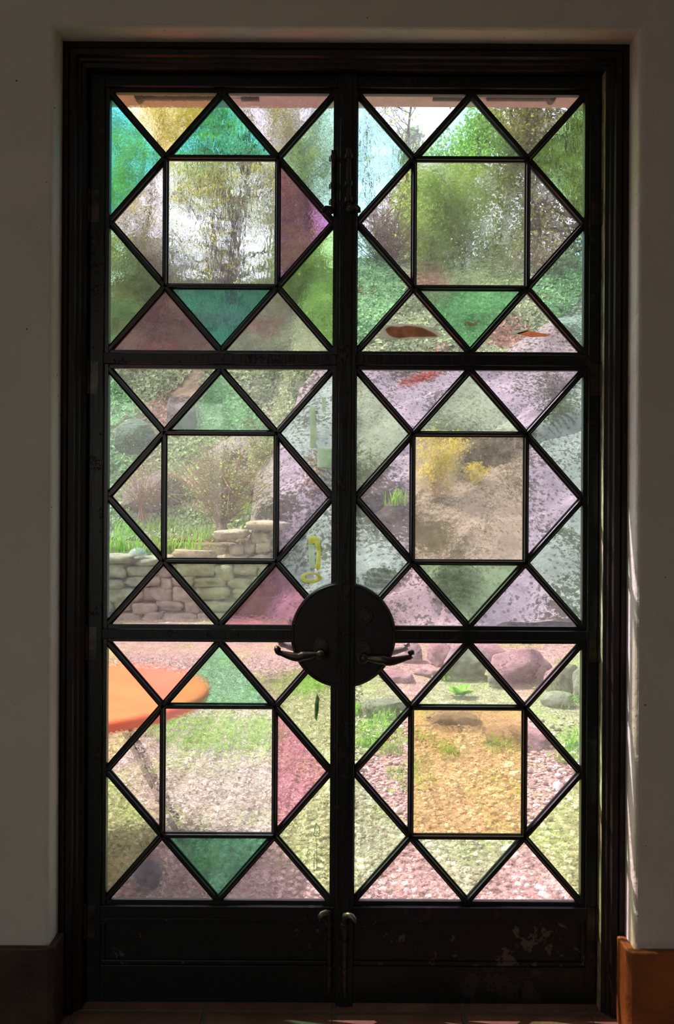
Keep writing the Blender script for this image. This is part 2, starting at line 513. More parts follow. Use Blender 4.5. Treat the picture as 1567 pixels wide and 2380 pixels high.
casing()
CI = 0.0555
DL, DR, DT = XL + CI, XR - CI, ZT - CI      # inside of the casing

# ------------------------------------------------------------------ door leaves
ROWS = [(-970, -372), (-331, 264), (302, 902)]
LEAF = {'L': (-532, -11), 'R': (43, 570)}
MEET = 12.5                                     # upright u of the joint
DISC = P(798, 1473, 0.0); DISC_R = 0.1455
YF, YB = -0.022, 0.013

def rect(u0, v0, u1, v1):
    a, c = U(u0, v0), U(u1, v1)
    return a.x, c.x, c.z, a.z                   # x0,x1,z0,z1

def pane_polys(u0, v0, u1, v1):
    cx, cy = (u0 + u1) / 2, (v0 + v1) / 2
    TL, TR, BL, BR = (u0, v0), (u1, v0), (u0, v1), (u1, v1)
    t, bt, l, r = (cx, v0), (cx, v1), (u0, cy), (u1, cy)
    mid = lambda a, c: ((a[0] + c[0]) / 2, (a[1] + c[1]) / 2)
    jTL, jTR, jBL, jBR = mid(t, l), mid(t, r), mid(bt, l), mid(bt, r)
    pol = dict(TLt=[TL, t, jTL], TLl=[TL, jTL, l], TRt=[TR, jTR, t], TRr=[TR, r, jTR], BLl=[BL, l, jBL], BLb=[BL, jBL, bt],
               BRb=[BR, bt, jBR], BRr=[BR, jBR, r], T=[t, jTR, jTL], B=[bt, jBL, jBR], L=[l, jTL, jBL], R=[r, jBR, jTR], S=[jTL, jTR, jBR, jBL])
    bars = [(t, l), (t, r), (bt, l), (bt, r), (TL, jTL), (TR, jTR), (BL, jBL), (BR, jBR), (jTL, jTR), (jTR, jBR), (jBR, jBL), (jBL, jTL)]
    wid = [17] * 4 + [16] * 4 + [14] * 4
    return pol, bars, wid

def inset(poly, k=0.985):
    cx = sum(p[0] for p in poly) / len(poly); cy = sum(p[1] for p in poly) / len(poly)
    return [(cx + (p[0] - cx) * k, cy + (p[1] - cy) * k) for p in poly]

def clip_disc(poly):
    """cut a pane (x,z polygon) back to the rim of the round lock plate"""
    c = (DISC.x, DISC.z); R = DISC_R - 0.006
    n = len(poly); dense = []
    for i in range(n):
        a, d = poly[i], poly[(i + 1) % n]
        for t in range(24):
            dense.append((a[0] + (d[0] - a[0]) * t / 24, a[1] + (d[1] - a[1]) * t / 24))
    if all(math.hypot(p[0] - c[0], p[1] - c[1]) > R for p in dense): return poly
    out = []
    for p in dense:
        r = math.hypot(p[0] - c[0], p[1] - c[1])
        out.append(p)
    # shear off with half-planes approximating the circle is concave; push inside points out along the radius
    res = []
    for p in out:
        r = math.hypot(p[0] - c[0], p[1] - c[1])
        if r < R and r > 1e-6:
            res.append((c[0] + (p[0] - c[0]) * R / r, c[1] + (p[1] - c[1]) * R / r))
        else: res.append(p)
    return res

def bar(b, p0, p1, w, ext=0.0):
    a, c = U(*p0), U(*p1)
    d = (c - a).normalized(); a = a - d * ext; c = c + d * ext
    nrm = Vector((d.z, 0, -d.x)); h = w * 0.0012 / 2
    prof = [(-h, 0.0025), (-h, -0.0035), (-h * 0.55, -0.006), (-h * 0.38, -0.010), (h * 0.38, -0.010), (h * 0.55, -0.006), (h, -0.0035), (h, 0.0025), (h * 0.5, 0.005), (-h * 0.5, 0.005)]
    n = len(prof)
    vs = []
    for q in (a, c):
        for s, y in prof: vs.append((q.x + nrm.x * s, y, q.z + nrm.z * s))
    fs = [(i, (i + 1) % n, n + (i + 1) % n, n + i) for i in range(n)] + [tuple(reversed(range(n))), tuple(range(n, 2 * n))]
    b.add(vs, fs)

def half_disc(side, R, y0, y1, b):
    jx = U(MEET, 0).x
    s = -1 if side == 'L' else 1
    poly = []
    off = jx - DISC.x
    a0 = math.acos(max(-1, min(1, off / R))) if s > 0 else math.pi - math.acos(max(-1, min(1, -off / R)))
    a0 = math.acos(off / R)
    M = 40
    if s > 0: angs = [-a0 + 2 * a0 * i / M for i in range(M + 1)]
    else: angs = [a0 + (2 * math.pi - 2 * a0) * i / M for i in range(M + 1)]
    poly = [(DISC.x + math.cos(t) * R, DISC.z + math.sin(t) * R) for t in angs]
    b.prism(poly, y0, y1)

def lever(side, root, outside=False):
    s = -1 if side == 'L' else 1
    yf = YF - 0.006
    pv = P(745, 1521, yf - 0.04) if side == 'L' else P(846, 1530, yf - 0.04)
    tip = P(648, 1521, yf - 0.045) if side == 'L' else P(953, 1533, yf - 0.045)
    g = -1.0
    if outside:
        g = 1.0; yf = YB + 0.006
    L = abs(tip.x - pv.x)
    pz = pv.z; px_ = pv.x
    y1 = yf + g * 0.042
    b = MB()
    b.tube([(px_, yf, pz), (px_, yf + g * 0.012, pz), (px_, yf + g * 0.034, pz), (px_, y1 + g * 0.006, pz)], [0.0115, 0.0095, 0.0085, 0.0115], 16)
    b.tube([(px_, y1 + g * 0.005, pz), (px_, y1 + g * 0.010, pz)], [0.0125, 0.009], 16)
    K = 16
    pts, rd = [], []
    for i in range(K + 1):
        t = i / K
        x = px_ + s * L * t
        z = pz + 0.002 - 0.010 * math.sin(math.pi * min(1, t * 1.05)) * (0.6 if t < .5 else 1) + 0.0015 * t
        y = y1 + g * 0.004 * math.sin(t * math.pi)
        pts.append((x, y, z)); rd.append(0.0066 + 0.0058 * math.sin(math.pi * t) ** 1.2)
    # upturned scroll at the tip
    for k, (dx, dz, r) in enumerate([(0.008, 0.003, 0.0085), (0.010, 0.009, 0.0092), (0.009, 0.015, 0.0092), (0.008, 0.018, 0.0070)]):
        pts.append((tip.x + s * (dx - 0.006), y1, pts[K][2] + dz)); rd.append(r)
    b.tube(pts, rd, 12)
    b.build('outer_lever_handle' if outside else 'lever_handle', M_STEEL if outside else M_IRON, root, smooth=True)
    if not outside:
        b = MB()
        M = 28
        for (rx, rz, ya, yb) in ((0.0215, 0.033, yf + 0.001, yf - 0.003), (0.018, 0.029, yf - 0.003, yf - 0.0055)):
            b.prism([(px_ + math.cos(2 * math.pi * i / M) * rx, pz + 0.008 + math.sin(2 * math.pi * i / M) * rz) for i in range(M)], yb, ya)
        b.build('escutcheon', M_IRON, root, bevel=0.001)

def surface_bolt(side, root, zc, topbolt):
    """small rod bolt with a hooked thumb knob on the stile beside the joint"""
    s = -1 if side == 'L' else 1
    x = U(MEET, 0).x + (-0.030 if side == 'L' else 0.012)
    y = YF - 0.009 if side == 'L' else YF - 0.022
    b = MB()
    z1 = zc + (0.17 if topbolt else -0.22)
    b.tube([(x, y, zc), (x, y, z1)], 0.0065, 12)
    for q in (0.03, 0.075, 0.15):
        zz = zc + (q if topbolt else -q)
        b.tube([(x, y, zz - 0.006), (x, y, zz + 0.006)], 0.0095, 12)
    for q in (0.03, 0.075, 0.15):
        zz = zc + (q if topbolt else -q)
        b.box(x - 0.012, x + 0.012, y + 0.004, YF + 0.001 if side == 'L' else YF - 0.010, zz - 0.006, zz + 0.006)
    o = b.build('surface_bolt', M_IRON, root, smooth=False)
    b = MB()
    pts = [(x, y - 0.004, zc), (x + s * 0.010, y - 0.012, zc + 0.007), (x + s * 0.020, y - 0.018, zc + 0.006), (x + s * 0.027, y - 0.02, zc - 0.002), (x + s * 0.029, y - 0.02, zc - 0.011)]
    b.tube(pts, [0.008, 0.0075, 0.007, 0.0065, 0.004], 12)
    b.build('bolt_knob', M_STEEL if not topbolt else M_IRON, o, smooth=True)

def pane_mark(poly_px, mat, parent, name='pane_mark'):
    b = MB()
    pts = [P(x, y, 0.0045) for x, y in poly_px]
    b.prism([(p.x, p.z) for p in pts], 0.0038, 0.0046)
    return b.build(name, mat, parent)

def blob(cx, cy, rx, ry, seed, n=22, wob=0.18):
    r = random.Random(seed)
    ph = [r.uniform(0, 6.28) for _ in range(4)]
    return [(cx + rx * math.cos(t) * (1 + wob * math.sin(3 * t + ph[0]) * 0.6 + wob * 0.5 * math.sin(5 * t + ph[1])),
             cy + ry * math.sin(t) * (1 + wob * math.sin(2 * t + ph[2]))) for t in [2 * math.pi * i / n for i in range(n)]]

M_DBROWN = leafmat('brown_mark', (206, 160, 122), (228, 188, 152), 0.75, 60)
M_DWHITE = leafmat('pale_mark', (206, 214, 196), (232, 236, 222), 0.6, 60)
M_DYEL = leafmat('yellow_mark', (218, 208, 120), (236, 232, 170), 0.6, 60)
M_DLEAF = leafmat('green_mark', (90, 120, 80), (140, 180, 130), 0.6, 60)

def door_leaf(side):
    g0, g1 = LEAF[side]
    xo = DL + 0.003 if side == 'L' else DR - 0.003
    jx = U(MEET, 0).x
    root = empty('door_1' if side == 'L' else 'door_2', ((xo + jx) / 2, 0, 0.005))
    off = Vector(root.location)
    kids = []
    class R_:                                   # collects children so that they keep their world place
        pass
    def kid(o, p=root):
        o.parent = p
        if p is root: o.location = -off
        return o
    top = DT - 0.003
    x0, x1 = (xo, jx - 0.001) if side == 'L' else (jx + 0.001, xo)
    bw = 8                                      # glazing bead
    # stiles and rails
    fr = MB()
    gl0, gl1 = U(g0 - bw, 0).x, U(g1 + bw, 0).x
    fr.box(x0, gl0, YF, YB, 0.014, top); fr.box(gl1, x1, YF, YB, 0.014, top)
    zs = [(U(0, a - bw).z, U(0, c + bw).z) for a, c in ROWS]
    fr.box(gl0, gl1, YF, YB, zs[0][0], top)
    fr.box(gl0, gl1, YF, YB, zs[1][0], zs[0][1]); fr.box(gl0, gl1, YF, YB, zs[2][0], zs[1][1])
    kz0, kz1 = 0.115, zs[2][1] - 0.035
    fr.box(gl0, gl1, YF, YB, kz1, zs[2][1]); fr.box(gl0, gl1, YF, YB, 0.014, kz0)
    # raised outer fillet near the casing
    kid(fr.build('leaf_frame', M_PAINT, root, bevel=0.0015))
    kp = MB(); kp.box(gl0 - .001, gl1 + .001, YF + 0.010, YB - 0.003, kz0 - .001, kz1 + .001)
    ins = 0.012
    for (a, c, e, f) in ((gl0, gl1, kz1 - ins, kz1), (gl0, gl1, kz0, kz0 + ins), (gl0, gl0 + ins, kz0 + ins, kz1 - ins), (gl1 - ins, gl1, kz0 + ins, kz1 - ins)):
        kp.box(a, c, YF + 0.004, YF + 0.0105, e, f)
    kid(kp.build('kick_panel', M_KICK, root, bevel=0.002))
    for row, (v0, v1) in enumerate(ROWS):
        pol, bars, wid = pane_polys(g0, v0, g1, v1)
        # glazing: every pane of this window in one mesh, each with its own tint
        gm = MB(); mats = [M_GF]
        for nm, pl in pol.items():
            t, w = PAN[(side, row)][nm].split()
            mt = gmat(t, w)
            if mt not in mats: mats.append(mt)
            q = inset(pl)
            q = [(U(*p).x, U(*p).z) for p in q]
            q = clip_disc(q)
            gm.prism(q, -0.002, 0.002, 0, mats.index(mt), 0)
        kid(gm.build('stained_glass', mats, root))
        # lattice of glazing bars and the bead around it
        lt = MB()
        for (a, c), w in zip(bars, wid): bar(lt, a, c, w)
        X0, X1, Z0, Z1 = rect(g0, v0, g1, v1)
        e = bw * 0.0012
        for (a, c, zz0, zz1) in ((X0 - e, X0 + 0.002, Z0 - e, Z1 + e), (X1 - 0.002, X1 + e, Z0 - e, Z1 + e), (X0, X1, Z0 - e, Z0 + 0.001), (X0, X1, Z1 - 0.001, Z1 + e)):
            lt.box(a, c, -0.013 if zz1 - zz0 > 0.1 else -0.007, 0.008, zz0, zz1)
        kid(lt.build('glazing_bars', M_LEAD, root))
    # half of the round lock plate
    d = MB(); half_disc(side, DISC_R, YF - 0.004, YB + 0.004, d)
    kid(d.build('lock_plate', M_PLATE, root, bevel=0.002))
    d = MB()
    jx_ = jx
    arc = []
    for i in range(60):
        t = 2 * math.pi * i / 59
        x = DISC.x + math.cos(t) * (DISC_R - 0.006)
        arc.append((x, t))
    sgn = -1 if side == 'L' else 1
    angs = [2 * math.pi * i / 90 for i in range(91)]
    sel = [t if side == 'L' else t - math.pi for t in angs]
    sel = [t for t in sel if (DISC.x + math.cos(t) * (DISC_R - 0.006) - jx) * sgn > 0]
    d.tube([(DISC.x + math.cos(t) * (DISC_R - 0.006), YF - 0.004, DISC.z + math.sin(t) * (DISC_R - 0.006)) for t in sel], 0.0035, 8)
    kid(d.build('plate_rim', M_IRON, root, smooth=True))
    tmp = empty('tmp')
    before = set(bpy.data.objects)
    lever(side, tmp); lever(side, tmp, True)
    surface_bolt(side, tmp, P(765, 497, YF).z, True)
    surface_bolt(side, tmp, P(765, 2118, YF).z, False)
    if side == 'R':
        c = P(849, 1432, YF - 0.008)
        b = MB()
        M = 28
        ring = lambda r: [(c.x + math.cos(2 * math.pi * i / M) * r, c.z + math.sin(2 * math.pi * i / M) * r) for i in range(M)]
        b.prism(ring(0.021), YF - 0.010, YF - 0.003); b.prism(ring(0.015), YF - 0.013, YF - 0.010)
        b.build('lock_cylinder', M_IRON, tmp, bevel=0.0015)
        b = MB()                                 # cover strip over the joint
        a0, a1 = P(786, 1200, YF - .012).x, P(826, 1200, YF - .012).x
        b.box(a0, a1, YF - 0.010, YF, 0.008, top)
        b.box(a0 + 0.012, a1 - 0.012, YF - 0.014, YF - 0.010, 0.008, top)
        b.build('cover_strip', M_PAINT, tmp, bevel=0.002)
    # hinges
    hx = xo - 0.003 if side == 'L' else xo + 0.003
    for py in (480, 878, 1495, 2140):
        z = P(200, py, YF).z
        b = MB()
        b.tube([(hx, YF - 0.005, z - 0.045), (hx, YF - 0.005, z - 0.0), (hx, YF - 0.005, z + 0.045)], 0.006, 12)
        if side == 'L': b.box(hx, hx + 0.028, YF - 0.002, YF, z - 0.045, z + 0.045)
        else: b.box(hx - 0.028, hx, YF - 0.002, YF, z - 0.045, z + 0.045)
        b.tube([(hx, YF - 0.005, z + 0.045), (hx, YF - 0.005, z + 0.052)], [0.006, 0.002], 12)
        b.build('hinge', M_IRON, tmp)
    for o in list(tmp.children): kid(o)
    bpy.data.objects.remove(tmp)
    lab = {'L': 'black glazed door leaf with teal and purple panes in its upper window',
           'R': 'black glazed door leaf with gold square panes, covering strip and lock cylinder'}[side]
    tag(root, lab, 'door', kind='structure')
    return root
DOOR_L = door_leaf('L')
DOOR_R = door_leaf('R')

def child_glass(root, i):
    return [c for c in root.children if c.name.startswith('stained_glass')][i]
# thin coloured marks on the garden side of the panes
gR0, gL1, gL2 = child_glass(DOOR_R, 0), child_glass(DOOR_L, 1), child_glass(DOOR_L, 2)
lips = [(895, 766), (908, 758), (930, 760), (945, 757), (962, 758), (985, 763), (1008, 774), (1018, 782), (985, 783), (955, 783), (925, 786), (905, 780)]
pane_mark([(880, 780), (893, 758), (925, 752), (985, 756), (1020, 772), (1030, 780), (1010, 786), (900, 790)], M_DWHITE, gR0)
o = pane_mark(lips, M_DBROWN, gR0); o.location.y = 0.0006
o = pane_mark([(1200, 775), (1225, 768), (1262, 775), (1285, 777), (1270, 782), (1235, 784)], M_DBROWN, gR0)
pane_mark([(1180, 775), (1200, 768), (1240, 765), (1204, 778), (1215, 785)], M_DWHITE, gR0)
pane_mark([(1080, 744), (1100, 752), (1112, 742), (1106, 756), (1090, 757)], M_DBROWN, gR0)
pane_mark([(1080, 757), (1092, 762), (1106, 758), (1098, 769), (1086, 768)], M_DWHITE, gR0)
pane_mark([(722, 942), (732, 945), (734, 985), (739, 1015), (730, 1040), (720, 1040), (721, 1000), (719, 960)], M_DWHITE, gL1)
pane_mark([(738, 1040), (774, 1042), (772, 1062), (771, 1088), (738, 1086)], M_DWHITE, gL1)
pane_mark([(748, 925), (758, 928), (757, 955), (749, 958)], M_DWHITE, gL1)
pane_mark([(717, 1250), (728, 1244), (742, 1250), (746, 1275), (745, 1318), (738, 1328), (734, 1318), (737, 1280), (732, 1262), (718, 1266)], M_DYEL, gL1)
pane_mark([(717, 1266), (730, 1268), (733, 1320), (719, 1322)], M_DWHITE, gL1)
ring = []
for i in range(20):
    t = 2 * math.pi * i / 20; ring.append((723 + 25 * math.cos(t), 1343 + 13 * math.sin(t)))
rin = [(723 + 15 * math.cos(2 * math.pi * i / 20), 1341 + 6 * math.sin(2 * math.pi * i / 20)) for i in range(20)]
b = MB()
for i in range(20):
    j = (i + 1) % 20
    q = [P(*ring[i], 0), P(*ring[j], 0), P(*rin[j], 0), P(*rin[i], 0)]
    b.prism([(p.x, p.z) for p in q], 0.0038, 0.0046)
b.build('pane_mark', M_DYEL, gL1)
pane_mark([(737, 1612), (742, 1622), (741, 1650), (736, 1676), (731, 1668), (732, 1635)], M_DLEAF, gL2)
def outline(pts, w, mat, par):
    b = MB()
    n = len(pts)
    for i in range(n - 1):
        a, c = P(*pts[i], 0), P(*pts[i + 1], 0)
        d = (c - a).normalized(); nn = Vector((d.z, 0, -d.x)) * w
        b.prism([(a.x + nn.x, a.z + nn.z), (c.x + nn.x, c.z + nn.z), (c.x - nn.x, c.z - nn.z), (a.x - nn.x, a.z - nn.z)], 0.0038, 0.0046)
    return b.build('pane_mark', mat, par)
outline([(734, 1915), (743, 1925), (742, 1945), (729, 1944), (734, 1915)], 0.001, M_DLEAF, gL2)
outline([(736, 1950), (737, 2020), (730, 2026), (730, 1985)], 0.0008, M_DLEAF, gL2)

# screen-door closers under the outer lintel
def closer(px0, px1, bx0, bx1, flip, label):
    Y = 0.125
    a, c = P(px0, 226, Y), P(px1, 226, Y)
    root = empty('door_closer', (0, 0, 0))
    tag(root, label, 'door closer', 'door closers under the lintel')
    z = P(700, 226, Y).z + 0.003
    b = MB(); b.tube([(a.x, Y, z), (a.x + 0.004, Y, z), (c.x - 0.004, Y, z), (c.x, Y, z)], [0.006, 0.0105, 0.0105, 0.006], 14)
    b.build('cylinder', M_CLOSER, root, smooth=True)
    e = (c if not flip else a)
    k0, k1 = P(bx0, 226, Y), P(bx1, 226, Y)
    b = MB(); b.tube([(e.x, Y, z), ((k0 if not flip else k1).x, Y, z)], 0.004, 8)
    b.build('piston_rod', M_STEEL, root, smooth=True)
    b = MB(); b.box(k0.x, k1.x, Y - 0.008, Y + 0.012, z + 0.001, 2.592); b.tube([(k0.x, Y, z - 0.004), (k1.x, Y, z - 0.004)], 0.008, 10)
    b.build('bracket', M_CLOSER, root)
    b = MB(); ex = a.x if not flip else c.x
    b.tube([(ex, Y - 0.012, z - 0.004), (ex, Y + 0.012, z - 0.004)], 0.012, 14); b.box(ex - 0.008, ex + 0.008, Y - 0.004, Y + 0.004, z, 2.592)
    b.build('pivot', M_CLOSER, root)
closer(322, 530, 560, 602, False, 'brown tube door closer under the lintel, above the peach pane')
closer(1130, 1282, 1006, 1075, True, 'brown tube door closer under the lintel, above the conifer')

# ------------------------------------------------------------------ terrain
def ss(a, b_, x):
    t = np.clip((x - a) / (b_ - a), 0, 1); return t * t * (3 - 2 * t)
def fbm(x, y, z=0.0, o=4, s=1.0):
    return noise.fractal(Vector((x * s, y * s, z)), 1.0, 2.0, o, noise_basis='PERLIN_ORIGINAL')

def ground_z(x, y):
    z = -0.12 + 0.24 * max(0.0, min(1.0, (y - 1.2) / 6.0))
    z += 0.012 * fbm(x, y, 1.3, 3, 1.6)
    return z
def wall_line(x):                # plan of the dry stone wall face
    return 7.25 + 0.10 * (x + 2.5)
def hill_z(x, y):
    # slope starting behind the wall on the left and at the foot of the outcrop on the right
    left = float(1 - ss(-1.4, -0.3, x))
    foot = 6.9 + 0.5 * left
    base = 0.15 + left * 0.80
    start = foot + left * 2.2
    t = max(0.0, y - start)
    z = base * float(ss(foot - 0.3, foot + 0.25, y)) + (-0.3) * (1 - float(ss(foot - 0.3, foot + 0.25, y)))
    z += 0.80 * min(t, 8.2) * (1 - 0.04 * left) + 0.12 * max(0, t - 8.2)
    z += 0.18 * fbm(x, y, 4.0, 4, 0.5)
    return z

def grid_mesh(name, xs, ys, zf, mat, smooth=True, kind=None):
    nx, ny = len(xs), len(ys)
    V = np.zeros((ny, nx, 3))
    for j, y in enumerate(ys):
        for i, x in enumerate(xs):
            V[j, i] = (x, y, zf(x, y))
    idx = np.arange(nx * ny).reshape(ny, nx)
    q = np.stack([idx[:-1, :-1], idx[:-1, 1:], idx[1:, 1:], idx[1:, :-1]], -1).reshape(-1, 4)
    b = MB(); b.v.append(V.reshape(-1, 3)); b.f = q.tolist(); b.m = [0] * len(q); b.n = nx * ny
    return b.build(name, mat, smooth=smooth, kind=kind)

def ground_mat():
    m, nt, out = newmat('garden_ground')
    b = nt.nodes.new('ShaderNodeBsdfPrincipled'); b.inputs['Roughness'].default_value = 0.95; b.inputs['Specular IOR Level'].default_value = 0.1
    v = coords(nt)
    sep = nt.nodes.new('ShaderNodeSeparateXYZ'); nt.links.new(v, sep.inputs[0])
    n = noise_tex(nt, 14, detail=8, rough=0.75, vec=v)
    soil = ramp(nt, [(0.3, lin((92, 80, 68))), (0.5, lin((140, 126, 110))), (0.7, lin((190, 178, 164)))], n.outputs[0])
    n2 = noise_tex(nt, 1.6, detail=5, rough=0.65, vec=v)
    g = ramp(nt, [(0.50, (0, 0, 0, 1)), (0.60, (1, 1, 1, 1))], n2.outputs[0])
    n3 = noise_tex(nt, 40, detail=3, vec=v)
    gr = ramp(nt, [(0.35, lin((96, 112, 52))), (0.65, lin((158, 168, 92)))], n3.outputs[0])
    gm = nt.nodes.new('ShaderNodeMath'); gm.operation = 'MULTIPLY'; gm.inputs[1].default_value = 0.75
    nt.links.new(g.outputs[0], gm.inputs[0])
    c = mixc(nt, gm.outputs[0], soil.outputs[0], gr.outputs[0])
    nt.links.new(c, b.inputs['Base Color'])
    vo = nt.nodes.new('ShaderNodeTexVoronoi'); vo.inputs['Scale'].default_value = 48; nt.links.new(v, vo.inputs['Vector'])
    bp = nt.nodes.new('ShaderNodeBump'); bp.invert = True; bp.inputs['Distance'].default_value = 0.014
    nt.links.new(vo.outputs['Distance'], bp.inputs['Height']); nt.links.new(bp.outputs[0], b.inputs['Normal'])
    nt.links.new(b.outputs[0], out.inputs[0])
    return m
M_GROUND = ground_mat()
g_o = grid_mesh('ground', np.linspace(-9, 9, 120), np.concatenate([np.linspace(0.18, 4, 60), np.linspace(4.1, 8.5, 40)]), ground_z, M_GROUND)
struct(g_o, 'sunny garden ground of soil, moss and gravel outside the door', 'ground')

M_SOIL = simple('hill_soil', (84, 76, 56), (128, 116, 88), 3, 0.95, 0.04, 9)
h_o = grid_mesh('hillside', np.linspace(-11, 11, 150), np.concatenate([np.linspace(6.4, 17, 110), np.linspace(17.5, 40, 20)]), hill_z, M_SOIL)
struct(h_o, 'steep wooded bank rising behind the garden', 'hillside')

def rock_mat(name, c1, c2, c3, moss, mth=0.60, sc=1.0):
    m, nt, out = newmat(name)
    b = nt.nodes.new('ShaderNodeBsdfPrincipled'); b.inputs['Roughness'].default_value = 0.9; b.inputs['Specular IOR Level'].default_value = 0.15
    v = coords(nt)
    n = noise_tex(nt, 2.2 * sc, detail=10, rough=0.7, vec=v)
    r = ramp(nt, [(0.3, lin(c1)), (0.5, lin(c2)), (0.7, lin(c3))], n.outputs[0])
    fine = noise_tex(nt, 16 * sc, detail=6, rough=0.8, vec=v)
    big = noise_tex(nt, 1.1 * sc, detail=3, vec=v)
    ma = nt.nodes.new('ShaderNodeMath'); ma.operation = 'MULTIPLY_ADD'; ma.inputs[1].default_value = 0.75
    nt.links.new(big.outputs[0], ma.inputs[0]); nt.links.new(fine.outputs[0], ma.inputs[2])
    mk = ramp(nt, [(mth + 0.36, (0, 0, 0, 1)), (mth + 0.42, (1, 1, 1, 1))], ma.outputs[0])
    c = mixc(nt, mk.outputs[0], r.outputs[0], lin(moss))
    sk = nt.nodes.new('ShaderNodeTexVoronoi'); sk.inputs['Scale'].default_value = 13 * sc; nt.links.new(v, sk.inputs['Vector'])
    sa = nt.nodes.new('ShaderNodeMath'); sa.operation = 'MULTIPLY_ADD'; sa.inputs[1].default_value = -0.50
    nt.links.new(fine.outputs[0], sa.inputs[0]); nt.links.new(sk.outputs['Distance'], sa.inputs[2])
    sr = ramp(nt, [(0.0, (.75, .75, .75, 1) if name == 'outcrop_rock' else (.12, .12, .12, 1)), (0.03, (0, 0, 0, 1))], sa.outputs[0])
    c = mixc(nt, sr.outputs[0], c, lin(moss))
    nt.links.new(c, b.inputs['Base Color'])
    bp = nt.nodes.new('ShaderNodeBump'); bp.inputs['Distance'].default_value = 0.09 / sc
    n4 = noise_tex(nt, 7 * sc, detail=10, rough=0.7, vec=v)
    nt.links.new(n4.outputs[0], bp.inputs['Height']); nt.links.new(bp.outputs[0], b.inputs['Normal'])
    nt.links.new(b.outputs[0], out.inputs[0])
    return m
M_ROCK = rock_mat('outcrop_rock', (118, 112, 112), (160, 153, 151), (196, 188, 184), (58, 56, 36), 0.52)
M_ROCK2 = rock_mat('boulder_rock', (114, 108, 104), (150, 142, 136), (180, 170, 162), (88, 84, 66), 0.62, 2.2)
M_ROCKP = rock_mat('reddish_rock', (128, 110, 106), (162, 142, 136), (188, 170, 160), (100, 84, 74), 0.62, 2.2)
M_ROCKD = rock_mat('bank_rock', (92, 88, 84), (126, 120, 114), (156, 148, 140), (60, 66, 38), 0.50, 1.4)
M_WALL = rock_mat('wall_stone', (132, 120, 102), (168, 154, 132), (198, 186, 164), (96, 86, 66), 0.68, 3.0)

# rock outcrop: region outlined in the photo's frame, carried by the slope
REG = [(770, 845), (700, 900), (645, 1010), (600, 1110), (600, 1240), (630, 1390), (680, 1455), (900, 1500), (1200, 1530), (1500, 1560), (2100, 1640),
       (2600, 1500), (2600, 300), (1500, 560), (1350, 690), (1260, 760), (1180, 835), (1000, 850)]
RX = np.array([p[0] for p in REG]); RY = np.array([p[1] for p in REG])
def region_sd(px, py):
    n = len(REG); inside = False; dmin = 1e9
    for i in range(n):
        x1, y1 = REG[i]; x2, y2 = REG[(i + 1) % n]
        if (y1 > py) != (y2 > py) and px < (x2 - x1) * (py - y1) / (y2 - y1) + x1: inside = not inside
        dx, dy = x2 - x1, y2 - y1
        t = max(0, min(1, ((px - x1) * dx + (py - y1) * dy) / (dx * dx + dy * dy)))
        d = math.hypot(px - x1 - t * dx, py - y1 - t * dy)
        if d < dmin: dmin = d
    return dmin if inside else -dmin
def crack(px, py, x1, y1, x2, y2):
    dx, dy = x2 - x1, y2 - y1
    L = math.hypot(dx, dy)
    t = ((px - x1) * dx + (py - y1) * dy) / (L * L)
    s = ((px - x1) * dy - (py - y1) * dx) / L
    return s, t
def rock_z(x, y):
    h = 0.12 + 0.80 * max(0, y - 6.75) if x > -3 else 0
    px, py = to_px(x, y, h)
    sd = region_sd(px, py)
    z = 0.10 + 0.80 * min(8.0, max(0.0, y - 6.75)) + 0.25 * max(0, y - 14.75)
    m = float(ss(-14, 60, sd)) if y > 8.5 else float(ss(-14, 150, sd))
    # broad folds running up to the right, ledges and pits
    a = (y - 6.75) * 0.9 - x * 0.42
    z += 0.22 * fbm(x * 0.8, a * 1.3, 2.0, 3, 0.55) + 0.16 * noise.noise(Vector((x * 0.5, a * 2.1, 7.0)))
    z += 0.035 * fbm(x, y, 9.0, 6, 2.4)
    tt = a * 1.15 + 0.35 * noise.noise(Vector((x * .7, y * .7, 3)))
    fr = tt - math.floor(tt)
    z += 0.10 * (fr - 0.5) * float(1 - ss(0.9, 1.0, fr))
    for (x1, y1, x2, y2, dp, wd) in ((1090, 1135, 1370, 1040, 0.60, 13), (830, 1215, 960, 1160, 0.35, 12), (1010, 1450, 1150, 1250, 0.08, 8), (690, 1290, 780, 1160, .1, 9), (1230, 1010, 1420, 900, .06, 10)):
        s, t = crack(px, py, x1, y1, x2, y2)
        s += 8 * noise.noise(Vector((px * .02, py * .02, 0)))
        if -0.1 < t < 1.1:
            z -= dp * math.exp(-(s / wd) ** 2) * float(ss(-0.1, 0.1, t) * (1 - ss(0.9, 1.1, t)))
    return (z + 0.30 * m) - (1.6 if y > 8 else 0.35) * (1 - float(ss(-40, 0, sd)))
r_o = grid_mesh('rock_outcrop', np.linspace(-2.2, 7.5, 250), np.linspace(6.45, 16.0, 240), rock_z, M_ROCK)
tag(r_o, 'huge grey whaleback rock outcrop sloping up behind the gravel, mossy specks', 'rock')

